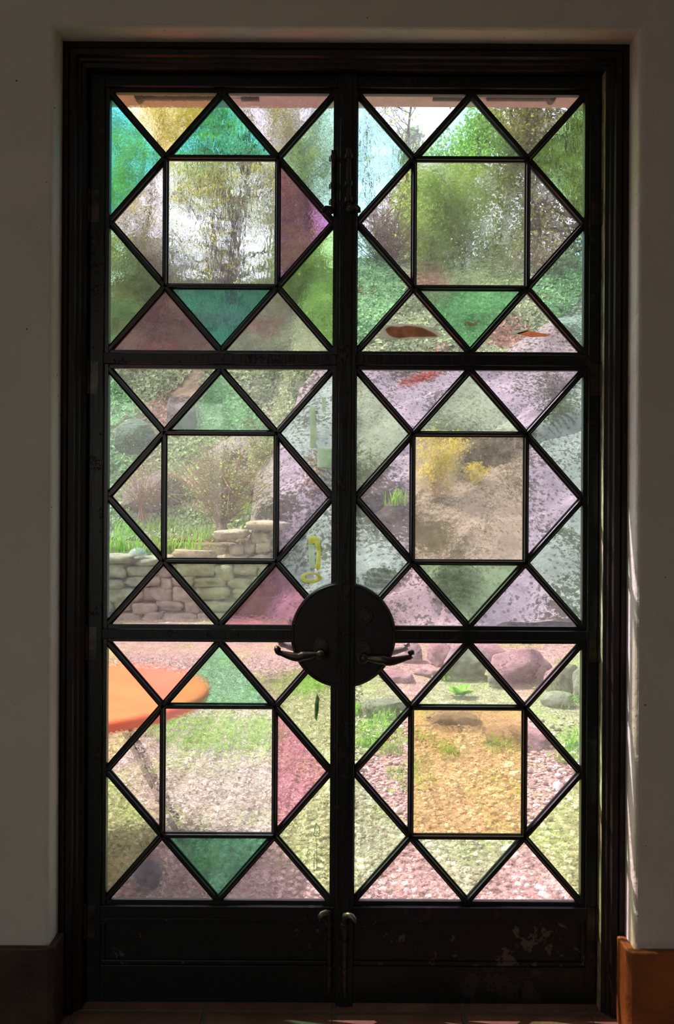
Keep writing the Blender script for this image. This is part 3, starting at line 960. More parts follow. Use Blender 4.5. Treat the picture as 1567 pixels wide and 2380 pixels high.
def surf(px, py, zf, y0, y1):
    best = None
    for i in range(240):
        Y = y0 + (y1 - y0) * i / 239
        p = P(px, py, Y); dz = p.z - zf(p.x, Y)
        if dz <= 0: return Vector((p.x, Y, zf(p.x, Y)))
    return P(px, py, y1)
def boulder(px, py, d, w, h, dep, seed, mat, name, label, group=None, rot=0.0, sink=0.25, tilt=0.0, flat=False):
    """boulder whose visible foot is at the photo point (px, py) on a surface d metres from the viewer"""
    Y = CAM.y + d
    p = P(px, py, Y)
    bm = bmesh.new()
    bmesh.ops.create_icosphere(bm, subdivisions=4, radius=1.0)
    rr = random.Random(seed)
    o3 = Vector((rr.uniform(-50, 50), rr.uniform(-50, 50), rr.uniform(-50, 50)))
    bumpy = 0.16 if mat is M_ROCKD else 0.10
    planes = [(Vector((rr.gauss(0, 1), rr.gauss(0, 1), rr.gauss(0, .7))).normalized(), rr.uniform(0.50, 0.82)) for _ in range(14)]
    for v in bm.verts:
        c = v.co.copy()
        for nn, k in planes:
            q = c.dot(nn)
            if q > k: c -= nn * (q - k) * 0.9
        c *= 1 + bumpy * noise.fractal(c * 1.6 + o3, 1.0, 2.0, 4)
        if flat and c.z > 0.45: c.z = 0.45 + (c.z - 0.45) * 0.25
        c = Vector((c.x * w / 2 * 1.15, c.y * dep / 2 * 1.15, c.z * h / 2 * (1.6 if flat else 1.15)))
        c += c.normalized() * 0.02 * w * noise.fractal(c * 7 / max(w, .1) + o3, 1.0, 2.0, 5)
        v.co = c
    bmesh.ops.rotate(bm, verts=bm.verts, cent=(0, 0, 0), matrix=Matrix.Rotation(tilt, 3, 'Y') @ Matrix.Rotation(rot, 3, 'Z'))
    me = bpy.data.meshes.new(name); bm.to_mesh(me); bm.free()
    for f in me.polygons: f.use_smooth = True
    me.materials.append(mat)
    o = bpy.data.objects.new(name, me); COL.objects.link(o)
    o.location = (p.x, Y + dep * 0.3, p.z + h * (0.5 - sink))
    tag(o, label, 'rock', group)
    return o

def gd(py):            # distance at which the ground is met at photo row py
    v = py - 1190.0
    d = 6.0
    for _ in range(20):
        z = -0.12 + 0.24 * max(0.0, min(1.0, ((d - 2.28) - 1.2) / 6.0))
        d = (1.37 - z) * F / v
    return d

B = [
 # px, foot py, w_px, h_px, mat, flat, label
 (1070, 1697, 145, 46, M_ROCK2, True, 'flat tan rock lying in moss, seen through top of the gold pane', 0.0),
 (1215, 1745, 175, 56, M_ROCKP, True, 'long pinkish flat rock in front of the gravel edge', 0.05),
 (885, 1668, 120, 48, M_ROCK2, True, 'pale grey-green flat slab beside the lowest round of grass tufts', 0.0),
 (932, 1588, 95, 30, M_ROCKP, True, 'flat reddish slab just right of the lock plate', 0.0),
 (1010, 1572, 90, 24, M_ROCKP, True, 'thin reddish slab between the boulders and the leafy rosette', 0.0),
 (962, 1540, 62, 52, M_ROCK2, False, 'small light boulder behind the right door lever', 0.0),
 (1030, 1548, 95, 66, M_ROCKP, False, 'purplish angular boulder left of the leaning grey slab', 0.2),
 (1085, 1580, 130, 95, M_ROCK2, False, 'grey slab leaning behind the leafy rosette', -0.5),
 (1215, 1592, 165, 108, M_ROCKP, False, 'large reddish angular boulder at the foot of the outcrop', -0.25),
 (1140, 1545, 110, 60, M_ROCKP, False, 'low rounded boulder touching the large reddish one', 0.1),
 (1322, 1612, 90, 78, M_ROCKP, False, 'orange-tan block at the outer edge of the lower window', 0.0),
 (1295, 1640, 90, 36, M_ROCK2, True, 'grey stone half sunk in weeds near the door edge', 0.0),
 (1395, 1640, 120, 110, M_ROCK2, False, 'grey boulder hidden behind the hinge stile', 0.0),
 (825, 1560, 60, 50, M_ROCK2, False, 'dark rounded rock just below the lock plate joint', 0.0),
 (640, 1592, 62, 22, M_ROCKP, True, 'small flat red stone left of the lock plate', 0.0),
]
for i, (px, py, w, h, mt, fl, lab, tl) in enumerate(B):
    d = gd(py)
    s = d / F
    boulder(px, py, d, w * s, h * s, w * s * (0.75 if fl else 0.7), 100 + i, mt, 'flat_rock' if fl else 'boulder', lab, rot=0.3 * (i % 3 - 1), tilt=tl, flat=fl, sink=0.22)
# rocks showing through the ivy
boulder(300, 1040, 12.9, 0.75, 0.5, 0.6, 61, M_ROCKD, 'boulder', 'pale rounded rock bulging out of the ivy bank', sink=0.1)
boulder(420, 985, 13.2, 0.5, 0.65, 0.5, 62, M_ROCKD, 'boulder', 'pinkish upright rock face among the ivy', sink=0.3)
boulder(350, 1185, 12.3, 1.3, 0.6, 0.8, 63, M_ROCKD, 'boulder', 'grey rock face behind the bare twiggy shrub, leftmost', sink=0.1)
boulder(540, 1175, 12.8, 1.3, 0.7, 0.9, 64, M_ROCKD, 'boulder', 'grey rock face directly behind the twiggy shrub', sink=0.1)
boulder(385, 1325, 9.75, 0.28, 0.22, 0.25, 65, M_WALL, 'boulder', 'loose angular stone left of the clear ball on the wall', sink=0.15) if False else None

# ------------------------------------------------------------------ dry stone wall
def stone_wall():
    root = empty('stone_wall', (-2.0, 7.2, 0.0))
    tag(root, 'curved dry stone retaining wall of tan stones below the flower bed', 'wall')
    b = MB()
    rr = random.Random(3)
    def stone(cx, cy, cz, w, h, dp, ang):
        bm = bmesh.new(); bmesh.ops.create_cube(bm, size=1.0)
        bmesh.ops.subdivide_edges(bm, edges=bm.edges, cuts=4, use_grid_fill=True)
        o3 = Vector((rr.uniform(-90, 90), rr.uniform(-90, 90), rr.uniform(-90, 90)))
        sk = rr.uniform(-0.35, 0.35); rd = rr.uniform(0.42, 0.66)
        vs = []
        for v in bm.verts:
            c = v.co.copy()
            r = max(abs(c.x), abs(c.y), abs(c.z))
            n_ = c.normalized() * 0.5
            c = c * rd + Vector((n_.x, n_.y, n_.z)) * (1.03 - rd)
            c += c.normalized() * 0.14 * noise.fractal(c * 2.3 + o3, 1, 2, 4)
            c.z += sk * c.x * 0.5
            p = Vector((c.x * w * 1.02, c.y * dp, c.z * h * 1.04))
            p = Matrix.Rotation(ang, 3, 'Z') @ p
            vs.append((p.x + cx, p.y + cy, p.z + cz))
        b.add(vs, [[v.index for v in f.verts] for f in bm.faces])
        bm.free()
    x0, x1 = -4.6, -0.86
    z = 0.02
    course = 0
    def topz(x):
        # height of the coping along the wall
        return 0.74 + 0.40 * float(ss(-2.0, -0.95, x)) - 0.02 * math.sin(x * 3)
    heights = [0.17, 0.14, 0.16, 0.12, 0.15, 0.12, 0.14, 0.13]
    for k, hh in enumerate(heights):
        x = x0 + rr.uniform(0, 0.2)
        while x < x1:
            w = rr.choice([rr.uniform(0.12, 0.22), rr.uniform(0.22, 0.36), rr.uniform(0.34, 0.52)])
            if x + w > x1 + 0.05: w = x1 + 0.06 - x
            if w < 0.08: break
            cx = x + w / 2
            if z + hh * 0.6 < topz(cx):
                h2 = hh * rr.uniform(0.8, 1.22)
                stone(cx, wall_line(cx) + rr.uniform(-0.02, 0.03) + 0.02 * k, z + hh / 2 + rr.uniform(-.022, .022), w * 1.0, h2, 0.34, rr.uniform(-0.08, 0.08))
            x += w
        z += hh * 0.97
    o = b.build('stones', M_WALL, root, smooth=True); o.location = -Vector(root.location)
    b = MB()
    x = x0
    while x < x1:
        w = rr.uniform(0.34, 0.6)
        cx = x + w / 2
        stone(cx, wall_line(cx) + 0.10, topz(cx) + 0.05, w * 1.0, 0.11, 0.48, 0.0)
        x += w
    o = b.build('coping_stones', M_WALL, root, smooth=True); o.location = -Vector(root.location)
stone_wall()

# ------------------------------------------------------------------ foliage helpers
def leaf_quads(C, size, Nrm=None, jitter=0.9, asp=0.62):
    """C (N,3) centres -> folded diamond leaves (two triangles each = quad)"""
    n = len(C)
    if np.isscalar(size): size = np.full(n, size)
    a = RNG.normal(size=(n, 3))
    if Nrm is not None:
        nn = Nrm + jitter * RNG.normal(size=(n, 3)) * 0.6
    else: nn = RNG.normal(size=(n, 3)) + np.array([0, -0.2, 0.5])
    nn /= np.linalg.norm(nn, axis=1, keepdims=True) + 1e-9
    t = np.cross(nn, a); t /= np.linalg.norm(t, axis=1, keepdims=True) + 1e-9
    s = np.cross(nn, t)
    L = (size * 0.5)[:, None]
    p0 = C - t * L; p2 = C + t * L
    p1 = C + s * L * asp + nn * L * 0.25 - t * L * 0.15; p3 = C - s * L * asp + nn * L * 0.25 - t * L * 0.15
    return np.stack([p0, p1, p2, p3], 1).reshape(-1, 3)

def blades(C, length, width, lean=0.5, spread=1.0, segs=3, up_bias=1.0):
    """arching grass blades, quads"""
    n = len(C)
    th = RNG.uniform(0, 2 * np.pi, n)
    Ln = length * RNG.uniform(0.6, 1.15, n); le = lean * RNG.uniform(0.3, 1.3, n)
    dirx = np.stack([np.cos(th), np.sin(th), np.zeros(n)], 1)
    side = np.stack([-np.sin(th), np.cos(th), np.zeros(n)], 1)
    quads = []
    prev = None
    for k in range(segs + 1):
        t = k / segs
        pos = C + dirx * (Ln * le * t * t)[:, None] * spread + np.array([0, 0, 1.0]) * (Ln * (t - 0.35 * le * t * t * t))[:, None]
        w = (width * (1 - t) ** 0.7 * (1 if k < segs else 0.1))
        a = pos - side * w * 0.5; c = pos + side * w * 0.5
        if prev is not None: quads.append(np.stack([prev[0], prev[1], c, a], 1))
        prev = (a, c)
    return np.concatenate(quads).reshape(-1, 3)

M_IVY = leafmat('ivy_leaf', (72, 102, 64), (190, 208, 160), 0.25, 1.2)
M_IVYD = leafmat('dry_leaf', (120, 84, 62), (196, 166, 140), 0.25, 4)
M_GRASS = leafmat('fresh_grass', (86, 142, 40), (150, 196, 72), 0.4, 5)
M_WEED = leafmat('weed_leaf', (110, 160, 56), (178, 208, 108), 0.4, 6)
M_YLEAF = leafmat('young_yellow_leaf', (176, 176, 60), (226, 220, 112), 0.5, 2)
M_GLEAF = leafmat('spring_green_leaf', (112, 152, 64), (186, 212, 112), 0.45, 2)
M_CEDAR = leafmat('cedar_spray', (102, 120, 58), (172, 178, 100), 0.3, 2)
M_OLIVE = leafmat('olive_leaf', (112, 124, 80), (176, 182, 130), 0.4, 2)
M_MOSS = leafmat('dark_moss', (46, 52, 30), (92, 98, 58), 0.15, 8)
M_RED = leafmat('rusty_leaf', (156, 66, 38), (206, 110, 70), 0.4, 6)
M_BARK = simple('bark', (74, 62, 56), (112, 98, 88), 12, 0.95, 0.01, 40)
M_TWIG = simple('twig_bark', (120, 92, 76), (160, 130, 110), 14, 0.9)
M_TWIGD = simple('purple_twig', (96, 78, 76), (134, 112, 104), 14, 0.9)

# ivy over the bank
def scatter_ivy():
    n = 95000
    xs = RNG.uniform(-8.5, 8.5, n * 2); ys = RNG.uniform(9.0, 18.0, n * 2)
    pts = []; dry = []
    for x, y in zip(xs, ys):
        left = x < -0.2
        z = hill_z(x, y)
        px, py = to_px(x, y, z)
        if px < -300 or px > 1900 or py < 560 or py > 1290: continue
        if region_sd(px, py) > 12: continue
        k = noise.noise(Vector((x * 0.9, y * 0.9, 11.0)))
        if k < -0.42: continue
        pts.append((x, y, z + 0.02 + 0.22 * max(0, k + .3) * random.random()))
        dry.append(noise.noise(Vector((x * 0.8 + 30, y * 0.8, 2.0))) + 0.35 * (random.random() - .5))
        if len(pts) >= n: break
    C = np.array(pts); dry = np.array(dry)
    nr = np.tile(np.array([0, -0.75, 0.65]), (len(C), 1))
    Q = leaf_quads(C, RNG.uniform(0.08, 0.15, len(C)), nr, asp=0.85)
    b = MB(); b.addq(Q, 4, (dry > 0.30).astype(int))
    o = b.build('ivy', [M_IVY, M_IVYD])
    tag(o, 'dense carpet of ivy and dry leaves covering the bank', 'ivy', kind='stuff')
scatter_ivy()

def twig_shrub(px, py, d, wpx, hpx, nst, mat, leafm, nleaf, label, name='twiggy_shrub', lsize=0.035, rad=0.006, seed=1, spread=0.6, group=None):
    r = random.Random(seed)
    if d == 'rock': d = surf(px, py, rock_z, 5.5, 16).y - CAM.y - 0.03
    Y = CAM.y + d
    p = P(px, py, Y)
    s = d / F; W, H = wpx * s, hpx * s
    root = empty(name, p); tag(root, label, 'shrub', group)
    b = MB(); tips = []
    for i in range(nst):
        th = r.uniform(0, 6.283); q = r.uniform(0.1, 1)
        base = Vector((r.gauss(0, 0.08 * W * .4), r.gauss(0, 0.05 * W), -0.05))
        end = Vector((math.cos(th) * W / 2 * q, math.sin(th) * W / 2 * q * 0.7, H * r.uniform(0.55, 1.0) * (1 - 0.3 * q * q)))
        pts = []
        for k in range(7):
            t = k / 6
            v = base.lerp(Vector((end.x * t ** spread / max(t, .01) if False else end.x * (t ** (1 + spread)), end.y * (t ** (1 + spread)), end.z * t)), 1 if k else 0)
            v += Vector((r.gauss(0, .02), r.gauss(0, .02), r.gauss(0, .01))) * (H * 0.6)
            pts.append(v)
        rr = rad * r.uniform(0.6, 1.3)
        b.tube(pts, [rr * (1 - 0.75 * k / 6) for k in range(7)], 4, cap=False)
        for j in range(r.randint(3, 6)):
            k = r.randint(2, 5); st = pts[k]
            dr = Vector((r.gauss(0, 1), r.gauss(0, .8), r.gauss(0.35, .7))).normalized() * H * r.uniform(0.12, 0.32)
            q1 = st + dr * .5 + Vector((r.gauss(0, .03), r.gauss(0, .03), r.gauss(0, .03))) * H; q2 = st + dr
            b.tube([st, q1, q2], [rr * .5, rr * .4, rr * .2], 3, cap=False)
            tips += [q1, q2]
        tips += pts[3:]
    b.build('stems', mat, root)
    if nleaf:
        T = np.array([tuple(t) for t in tips])
        idx = RNG.integers(0, len(T), nleaf)
        C = T[idx] + RNG.normal(size=(nleaf, 3)) * 0.03 * H
        b = MB(); b.addq(leaf_quads(C, RNG.uniform(0.6, 1.3, nleaf) * lsize), 4)
        b.build('foliage', leafm, root)
    return root

twig_shrub(515, 1243, 10.3, 330, 245, 110, M_TWIG, M_GLEAF, 1500, 'bare brown multi-stemmed shrub with sprouting leaves above the stone wall', seed=2, lsize=0.035, rad=0.008)
twig_shrub(330, 1200, 11.0, 220, 170, 50, M_TWIG, M_GLEAF, 300, 'sparse arching twigs to the left of the big bare shrub', seed=3, rad=0.005)
twig_shrub(618, 1140, 11.4, 110, 150, 40, M_TWIG, M_OLIVE, 1600, 'dark olive bush against the edge of the outcrop', seed=4, lsize=0.05)
twig_shrub(1020, 1150, 'rock', 150, 185, 26, M_TWIG, M_YLEAF, 1000, 'yellow-leaved sapling growing on the rock, behind the peach pane', name='yellow_shrub', seed=5, lsize=0.055, rad=0.005)
twig_shrub(1115, 1125, 'rock', 90, 60, 14, M_TWIG, M_YLEAF, 420, 'low yellow-green sprig right of the yellow sapling on the rock', name='yellow_shrub', seed=6, lsize=0.055, rad=0.004)
twig_shrub(895, 660, 17.5, 260, 230, 170, M_TWIGD, M_GLEAF, 600, 'tangled purplish bramble thicket on the crest, left of the green bush', name='bramble_thicket', seed=7, lsize=0.07, rad=0.010)
twig_shrub(1270, 690, 17.0, 240, 160, 90, M_TWIGD, M_OLIVE, 1500, 'leafy bramble thicket under the conifer', name='bramble_thicket', seed=8, lsize=0.08, rad=0.010)
twig_shrub(340, 720, 17.5, 380, 260, 120, M_TWIGD, M_OLIVE, 3500, 'grey-olive thicket on the crest behind the purple pane', name='bramble_thicket', seed=9, lsize=0.09, rad=0.012)
twig_shrub(690, 700, 17.8, 260, 200, 90, M_TWIGD, M_GLEAF, 3200, 'green and yellow thicket on the crest beside the door joint', name='bramble_thicket', seed=10, lsize=0.09, rad=0.010)
twig_shrub(1075, 870, 13.2, 150, 40, 20, M_TWIG, M_RED, 260, 'rusty red creeper trailing over the top of the outcrop', name='creeper', seed=11, lsize=0.06, rad=0.004) if False else None

def crown(root, cents, n, size, mat, name='foliage', sq=(1, 1, 1)):
    """leaf cloud around blobs (x,y,z,r) in root space"""
    cs = np.array(cents, dtype=float)
    w = cs[:, 3] ** 2; w = w / w.sum()
    k = RNG.choice(len(cs), n, p=w)
    d = RNG.normal(size=(n, 3)); d /= np.linalg.norm(d, axis=1, keepdims=True)
    r = RNG.uniform(0.35, 1.0, n) ** 0.6
    C = cs[k, :3] + d * (cs[k, 3] * r)[:, None] * np.array(sq)
    b = MB(); b.addq(leaf_quads(C, RNG.uniform(0.6, 1.3, n) * size), 4)
    return b.build(name, mat, root)

def tree(px, py_base, d, hpx, trunk_r, label, leafm=None, nleaf=0, lsize=0.1, seed=1, nb=26, spreadf=0.32, name='tree', bark=None, lean=0.0, blobr=0.5, low=0.25, group=None, levels=2):
    r = random.Random(seed)
    Y = CAM.y + d
    p = P(px, py_base, Y); H = hpx * d / F
    root = empty(name, p); tag(root, label, 'tree', group)
    b = MB()
    tr = []
    for k in range(12):
        t = k / 11
        tr.append(Vector((lean * H * t + 0.03 * H * math.sin(t * 5 + seed), 0.02 * H * math.cos(t * 4 + seed), -0.3 + (H + .3) * t)))
    b.tube(tr, [trunk_r * (1 - 0.85 * k / 11) for k in range(12)], 9, cap=False)
    b.build('trunk', bark or M_BARK, root, smooth=True)
    b = MB(); tips = []
    for i in range(nb):
        t = r.uniform(low, 0.97); k = t * 11; i0 = int(k); st = tr[i0].lerp(tr[min(11, i0 + 1)], k - i0)
        th = r.uniform(0, 6.283); L = H * spreadf * (1.15 - t * 0.75) * r.uniform(0.7, 1.2)
        dr = Vector((math.cos(th), math.sin(th), r.uniform(0.15, 0.8))).normalized()
        pts = [st]
        for q in range(1, 6):
            dr = (dr + Vector((r.gauss(0, .22), r.gauss(0, .22), r.gauss(0.03, .15)))).normalized()
            pts.append(pts[-1] + dr * L / 5)
        r0 = trunk_r * (1 - 0.85 * t) * 0.42
        b.tube(pts, [max(0.006, r0 * (1 - 0.17 * q)) for q in range(6)], 5, cap=False)
        tips += pts[2:]
        for _ in range(5 if levels > 1 else 2):
            q = r.randint(1, 5); s2 = pts[q]
            d2 = (dr + Vector((r.gauss(0, .8), r.gauss(0, .8), r.gauss(0.1, .6)))).normalized() * L * r.uniform(.25, .5)
            m = s2 + d2 * .5 + Vector((r.gauss(0, .05), r.gauss(0, .05), r.gauss(0, .05))) * L
            b.tube([s2, m, s2 + d2], [max(.005, r0 * .4), max(.004, r0 * .3), .003], 3, cap=False)
            tips += [m, s2 + d2]
            if levels > 2:
                for _ in range(3):
                    d3 = (d2.normalized() + Vector((r.gauss(0, .8), r.gauss(0, .8), r.gauss(0, .6)))).normalized() * L * .2
                    b.tube([m, m + d3], [.006, .003], 3, cap=False); tips.append(m + d3)
    b.build('branches', bark or M_BARK, root)
    if nleaf:
        T = [(t.x, t.y, t.z, blobr * r.uniform(0.5, 1.3)) for t in tips]
        crown(root, T, nleaf, lsize, leafm)
    return root

# trees on the crest, from left to right
tree(150, 760, 18.5, 640, 0.14, 'yellow-leaved tree at the outer edge behind the teal and peach panes', M_YLEAF, 3000, 0.13, 21, 30, blobr=0.35, low=0.3)
tree(330, 760, 20.5, 640, 0.12, 'golden young tree behind the top peach pane', M_YLEAF, 3600, 0.12, 22, 26, blobr=0.35, low=0.45)
tree(545, 720, 19.0, 620, 0.17, 'dark trunked tree with scattered yellow-green leaves behind the clear square pane', M_YLEAF, 1700, 0.12, 23, 40, 0.36, levels=3, blobr=0.35, low=0.15)
tree(470, 740, 23.0, 560, 0.14, 'green tree behind the top teal triangle', M_GLEAF, 3600, 0.15, 24, 24, blobr=0.6, low=0.5)
tree(700, 740, 22.0, 560, 0.12, 'pale green tree next to the door joint', M_OLIVE, 4200, 0.14, 25, 28, blobr=0.5, low=0.3)
tree(865, 700, 24.0, 560, 0.10, 'bare grey tree against the sky in the top window right of the joint', M_YLEAF, 260, 0.12, 26, 30, 0.30, levels=3, low=0.25)
tree(960, 690, 26.0, 560, 0.10, 'thin bare tree with a few orange buds against the sky', M_YLEAF, 240, 0.13, 27, 30, 0.26, levels=3, low=0.3)
tree(1100, 690, 19.5, 430, 0.12, 'bright green leafy tree behind the aqua triangle', M_GLEAF, 8000, 0.11, 28, 26, 0.34, blobr=0.45, low=0.15)
tree(1010, 670, 18.3, 280, 0.08, 'yellow-green bushy tree in the middle of the upper window', M_GLEAF, 8500, 0.10, 29, 24, 0.42, blobr=0.40, low=0.05)
tree(1175, 650, 20.5, 520, 0.12, 'slender grey tree between the bright tree and the conifer', M_OLIVE, 1700, 0.12, 30, 30, 0.30, levels=3, low=0.3)
tree(1350, 720, 18.0, 620, 0.17, 'dark conifer with feathery olive sprays behind the green side pane', M_CEDAR, 12500, 0.09, 31, 46, 0.34, blobr=0.30, low=0.15, name='conifer')
tree(1235, 690, 18.8, 520, 0.13, 'smaller feathery conifer left of the dark one', M_CEDAR, 7500, 0.09, 32, 36, 0.26, blobr=0.28, low=0.3, name='conifer')
tree(968, 640, 30.0, 340, 0.10, 'small dark distant conifer tip against the sky', M_IVY, 3000, 0.16, 33, 30, 0.16, blobr=0.3, low=0.1, name='conifer')
tree(-40, 760, 19.0, 620, 0.15, 'leafy tree hidden behind the left stile', M_GLEAF, 3000, 0.14, 34, 24, blobr=0.5, low=0.2)
tree(1560, 720, 19.0, 620, 0.15, 'leafy tree hidden behind the right stile', M_GLEAF, 6000, 0.14, 35, 24, blobr=0.5, low=0.2)
tree(620, 760, 27.0, 520, 0.12, 'distant hazy tree right of the dark trunk', M_OLIVE, 2500, 0.18, 36, 26, blobr=0.6, low=0.2)
tree(250, 760, 27.0, 520, 0.12, 'distant green tree behind the teal side pane', M_OLIVE, 2600, 0.18, 37, 26, blobr=0.7, low=0.1)

# ------------------------------------------------------------------ garden plants
def clump(px, py, d, n, length, width, mat, label, name='daylily_clump', cat='plant', r=0.12, lean=0.6, group=None, z=None):
    Y = CAM.y + d; p = P(px, py, Y)
    if z is not None: p.z = z
    C = np.stack([RNG.normal(0, r, n), RNG.normal(0, r * .7, n), np.full(n, -0.02)], 1)
    b = MB(); b.addq(blades(C, length, width, lean, segs=4), 4)
    o = b.build(name, mat)
    o.location = p
    tag(o, label, cat, group)
    return o
CL = [(275, 1262, 'at the far left of the bed above the wall'), (330, 1268, 'beside the clear ball'), (392, 1262, 'right of the clear ball'),
      (430, 1268, 'in front of the bare shrub'), (372, 1215, 'behind the clear ball'), (600 - 20, 1175, 'in the shade behind the bare shrub'), (470, 1235, 'at the base of the bare shrub'), (300, 1225, 'tallest at the left of the bed')]
for i, (px, py, w) in enumerate(CL):
    clump(px, py + 16, 9.9 + (1262 - py) * 0.018, 55, 0.27, 0.018, M_GRASS, 'clump of arching green strap leaves ' + w, group='green leaf clumps on the bed above the wall', r=0.13)
clump(925, 1172, surf(925, 1172, rock_z, 5.5, 16).y - CAM.y - 0.04, 60, 0.26, 0.022, M_GRASS, 'tuft of bright green blades growing out of the rock', name='grass_tuft', r=0.07, lean=0.5)

def rosette(px, py, n, L, wd, mat, label, name='leafy_weed', d=None):
    d = d or gd(py); Y = CAM.y + d; p = P(px, py, Y)
    b = MB(); r = random.Random(int(px))
    for i in range(n):
        th = 2 * math.pi * i / n + r.uniform(-.2, .2); el = r.uniform(0.5, 1.1)
        dv = Vector((math.cos(th) * math.cos(el), math.sin(th) * math.cos(el), math.sin(el)))
        sd_ = Vector((-math.sin(th), math.cos(th), 0)); l = L * r.uniform(.7, 1.1)
        pts = []
        for k in range(6):
            t = k / 5
            c = dv * l * t + Vector((0, 0, -0.35 * l * t * t))
            w = wd * math.sin(math.pi * min(0.98, 0.12 + 0.88 * t)) * .5
            pts.append((c - sd_ * w, c + sd_ * w, c - Vector((0, 0, w * .35))))
        for k in range(5):
            a, c = pts[k], pts[k + 1]
            b.add([a[0], a[2], c[2], c[0]], [(0, 1, 2, 3)]); b.add([a[2], a[1], c[1], c[2]], [(0, 1, 2, 3)])
    o = b.build(name, mat); o.location = p
    tag(o, label, 'plant')
rosette(1068, 1618, 13, 0.17, 0.07, M_WEED, 'broad-leaved green rosette in front of the grey leaning slab')
WEEDS = [(1035, 1578, 'between reddish slabs'), (1325, 1640, 'beside the orange-tan block'), (1300, 1610, 'above the sunk grey stone'), (1335, 1742, 'at the outer edge right of the pinkish flat rock'),
         (1160, 1748, 'in front of the pinkish flat rock'), (1200, 1745, 'at the middle of the pinkish flat rock'), (1045, 1762, 'alone in front of the moss'), (832, 1660, 'next to the pale flat slab'),
         (892, 1672, 'at the front of the pale flat slab'), (915, 1752, 'at the left edge of the gravel'), (850, 1735, 'beside the door joint on the mossy ground'), (1315, 1770, 'lowest at the hinge side')]
for i, (px, py, w) in enumerate(WEEDS):
    d = gd(py)
    p = P(px, py, CAM.y + d)
    n = 60
    r_ = 0.05
    C = np.stack([RNG.normal(0, r_, n), RNG.normal(0, r_ * .6, n), np.abs(RNG.normal(0, 0.03, n))], 1)
    b = MB(); b.addq(leaf_quads(C, RNG.uniform(0.015, 0.035, n)), 4); b.addq(blades(C * np.array([.6, .6, 0]), 0.09, 0.008, .5, segs=2), 4)
    o = b.build('small_weed', M_WEED); o.location = p
    tag(o, 'small green weed ' + w, 'plant', 'small weeds between the rocks')

# tufty grass and seedlings on the left ground, uncountable
def ground_scatter():
    xs, ys = RNG.uniform(-2.6, 2.4, 60000), RNG.uniform(0.9, 6.6, 60000)
    G, Wd = [], []
    for x, y in zip(xs, ys):
        z = ground_z(x, y); px, py = to_px(x, y, z)
        if px < 100 or px > 1500: continue
        k = noise.noise(Vector((x * 1.3, y * 1.3, 5.0))) + 0.5 * noise.noise(Vector((x * 4, y * 4, 1.0)))
        # greener strip left of the joint at mid distance
        e = math.exp(-((px - 480) / 170) ** 2 - ((py - 1700) / 65) ** 2) * 1.1 + 0.35 * math.exp(-((px - 730) / 120) ** 2 - ((py - 1620) / 90) ** 2)
        e += 0.5 * math.exp(-((px - 1330) / 60) ** 2 - ((py - 1690) / 90) ** 2) + 0.4 * math.exp(-((px - 850) / 60) ** 2 - ((py - 1690) / 70) ** 2)
        if k + e > 0.62: (G if random.random() < .5 else Wd).append((x, y, z))
    G, Wd = np.array(G), np.array(Wd)
    b = MB(); b.addq(blades(G, 0.065, 0.006, .7, segs=2), 4, 0); b.addq(leaf_quads(Wd + np.array([0, 0, .015]), RNG.uniform(.02, .045, len(Wd)), np.tile([0, 0, 1.0], (len(Wd), 1))), 4, 1)
    tag(b.build('grass', [M_GRASS, M_WEED]), 'patchy grass and seedlings sprouting through the soil', 'grass', kind='stuff')
ground_scatter()

# gravel: small rounded pebbles in the right half, leaf litter and chips in the left
def pebbles():
    bm = bmesh.new(); bmesh.ops.create_icosphere(bm, subdivisions=2, radius=1.0)
    V = np.array([tuple(v.co) for v in bm.verts]); Fc = [[v.index for v in f.verts] for f in bm.faces]; bm.free()
    Fa = np.array(Fc)
    b = MB()
    n = 0; allv = []; allf = []; mats = []
    while n < 11000:
        x = RNG.uniform(-0.25, 1.9); y = 0.55 + 2.9 * RNG.uniform() ** 1.25
        if x < -0.05 + 0.1 * math.sin(y * 3) and RNG.uniform() < .7: continue
        if y > 2.5 and RNG.uniform() < (y - 2.5) / 0.9: continue
        s = 0.0055 * math.exp(RNG.normal(0.15, 0.42)); s = min(s, 0.022)
        sc = np.array([s * RNG.uniform(.9, 1.5), s * RNG.uniform(.8, 1.2), s * RNG.uniform(.5, .85)])
        th = RNG.uniform(0, 6.28); c, q = math.cos(th), math.sin(th)
        W = V * (1 + 0.12 * np.sin(V[:, [1, 2, 0]] * 3 + RNG.uniform(0, 6, 3))) * sc
        W = W @ np.array([[c, q, 0], [-q, c, 0], [0, 0, 1]])
        z = ground_z(x, y)
        allv.append(W + np.array([x, y, z + sc[2] * RNG.uniform(.2, 1.1)])); allf.append(Fa + n * len(V))
        mats += [int(RNG.choice(4, p=[.36, .18, .27, .19]))] * len(Fa)
        n += 1
    b.v = allv; b.f = np.concatenate(allf).tolist(); b.m = mats; b.n = n * len(V)
    pm = [simple('pebble_%s' % k, c1, c2, 30, 0.8) for k, c1, c2 in (('tan', (160, 142, 124), (192, 176, 156)), ('white', (212, 204, 196), (232, 226, 218)), ('rose', (146, 120, 110), (178, 154, 142)), ('dark', (92, 78, 68), (124, 108, 94)))]
    tag(b.build('gravel', pm, smooth=True), 'pinkish white pebble gravel on the ground outside the gold pane', 'gravel', kind='stuff')
pebbles()

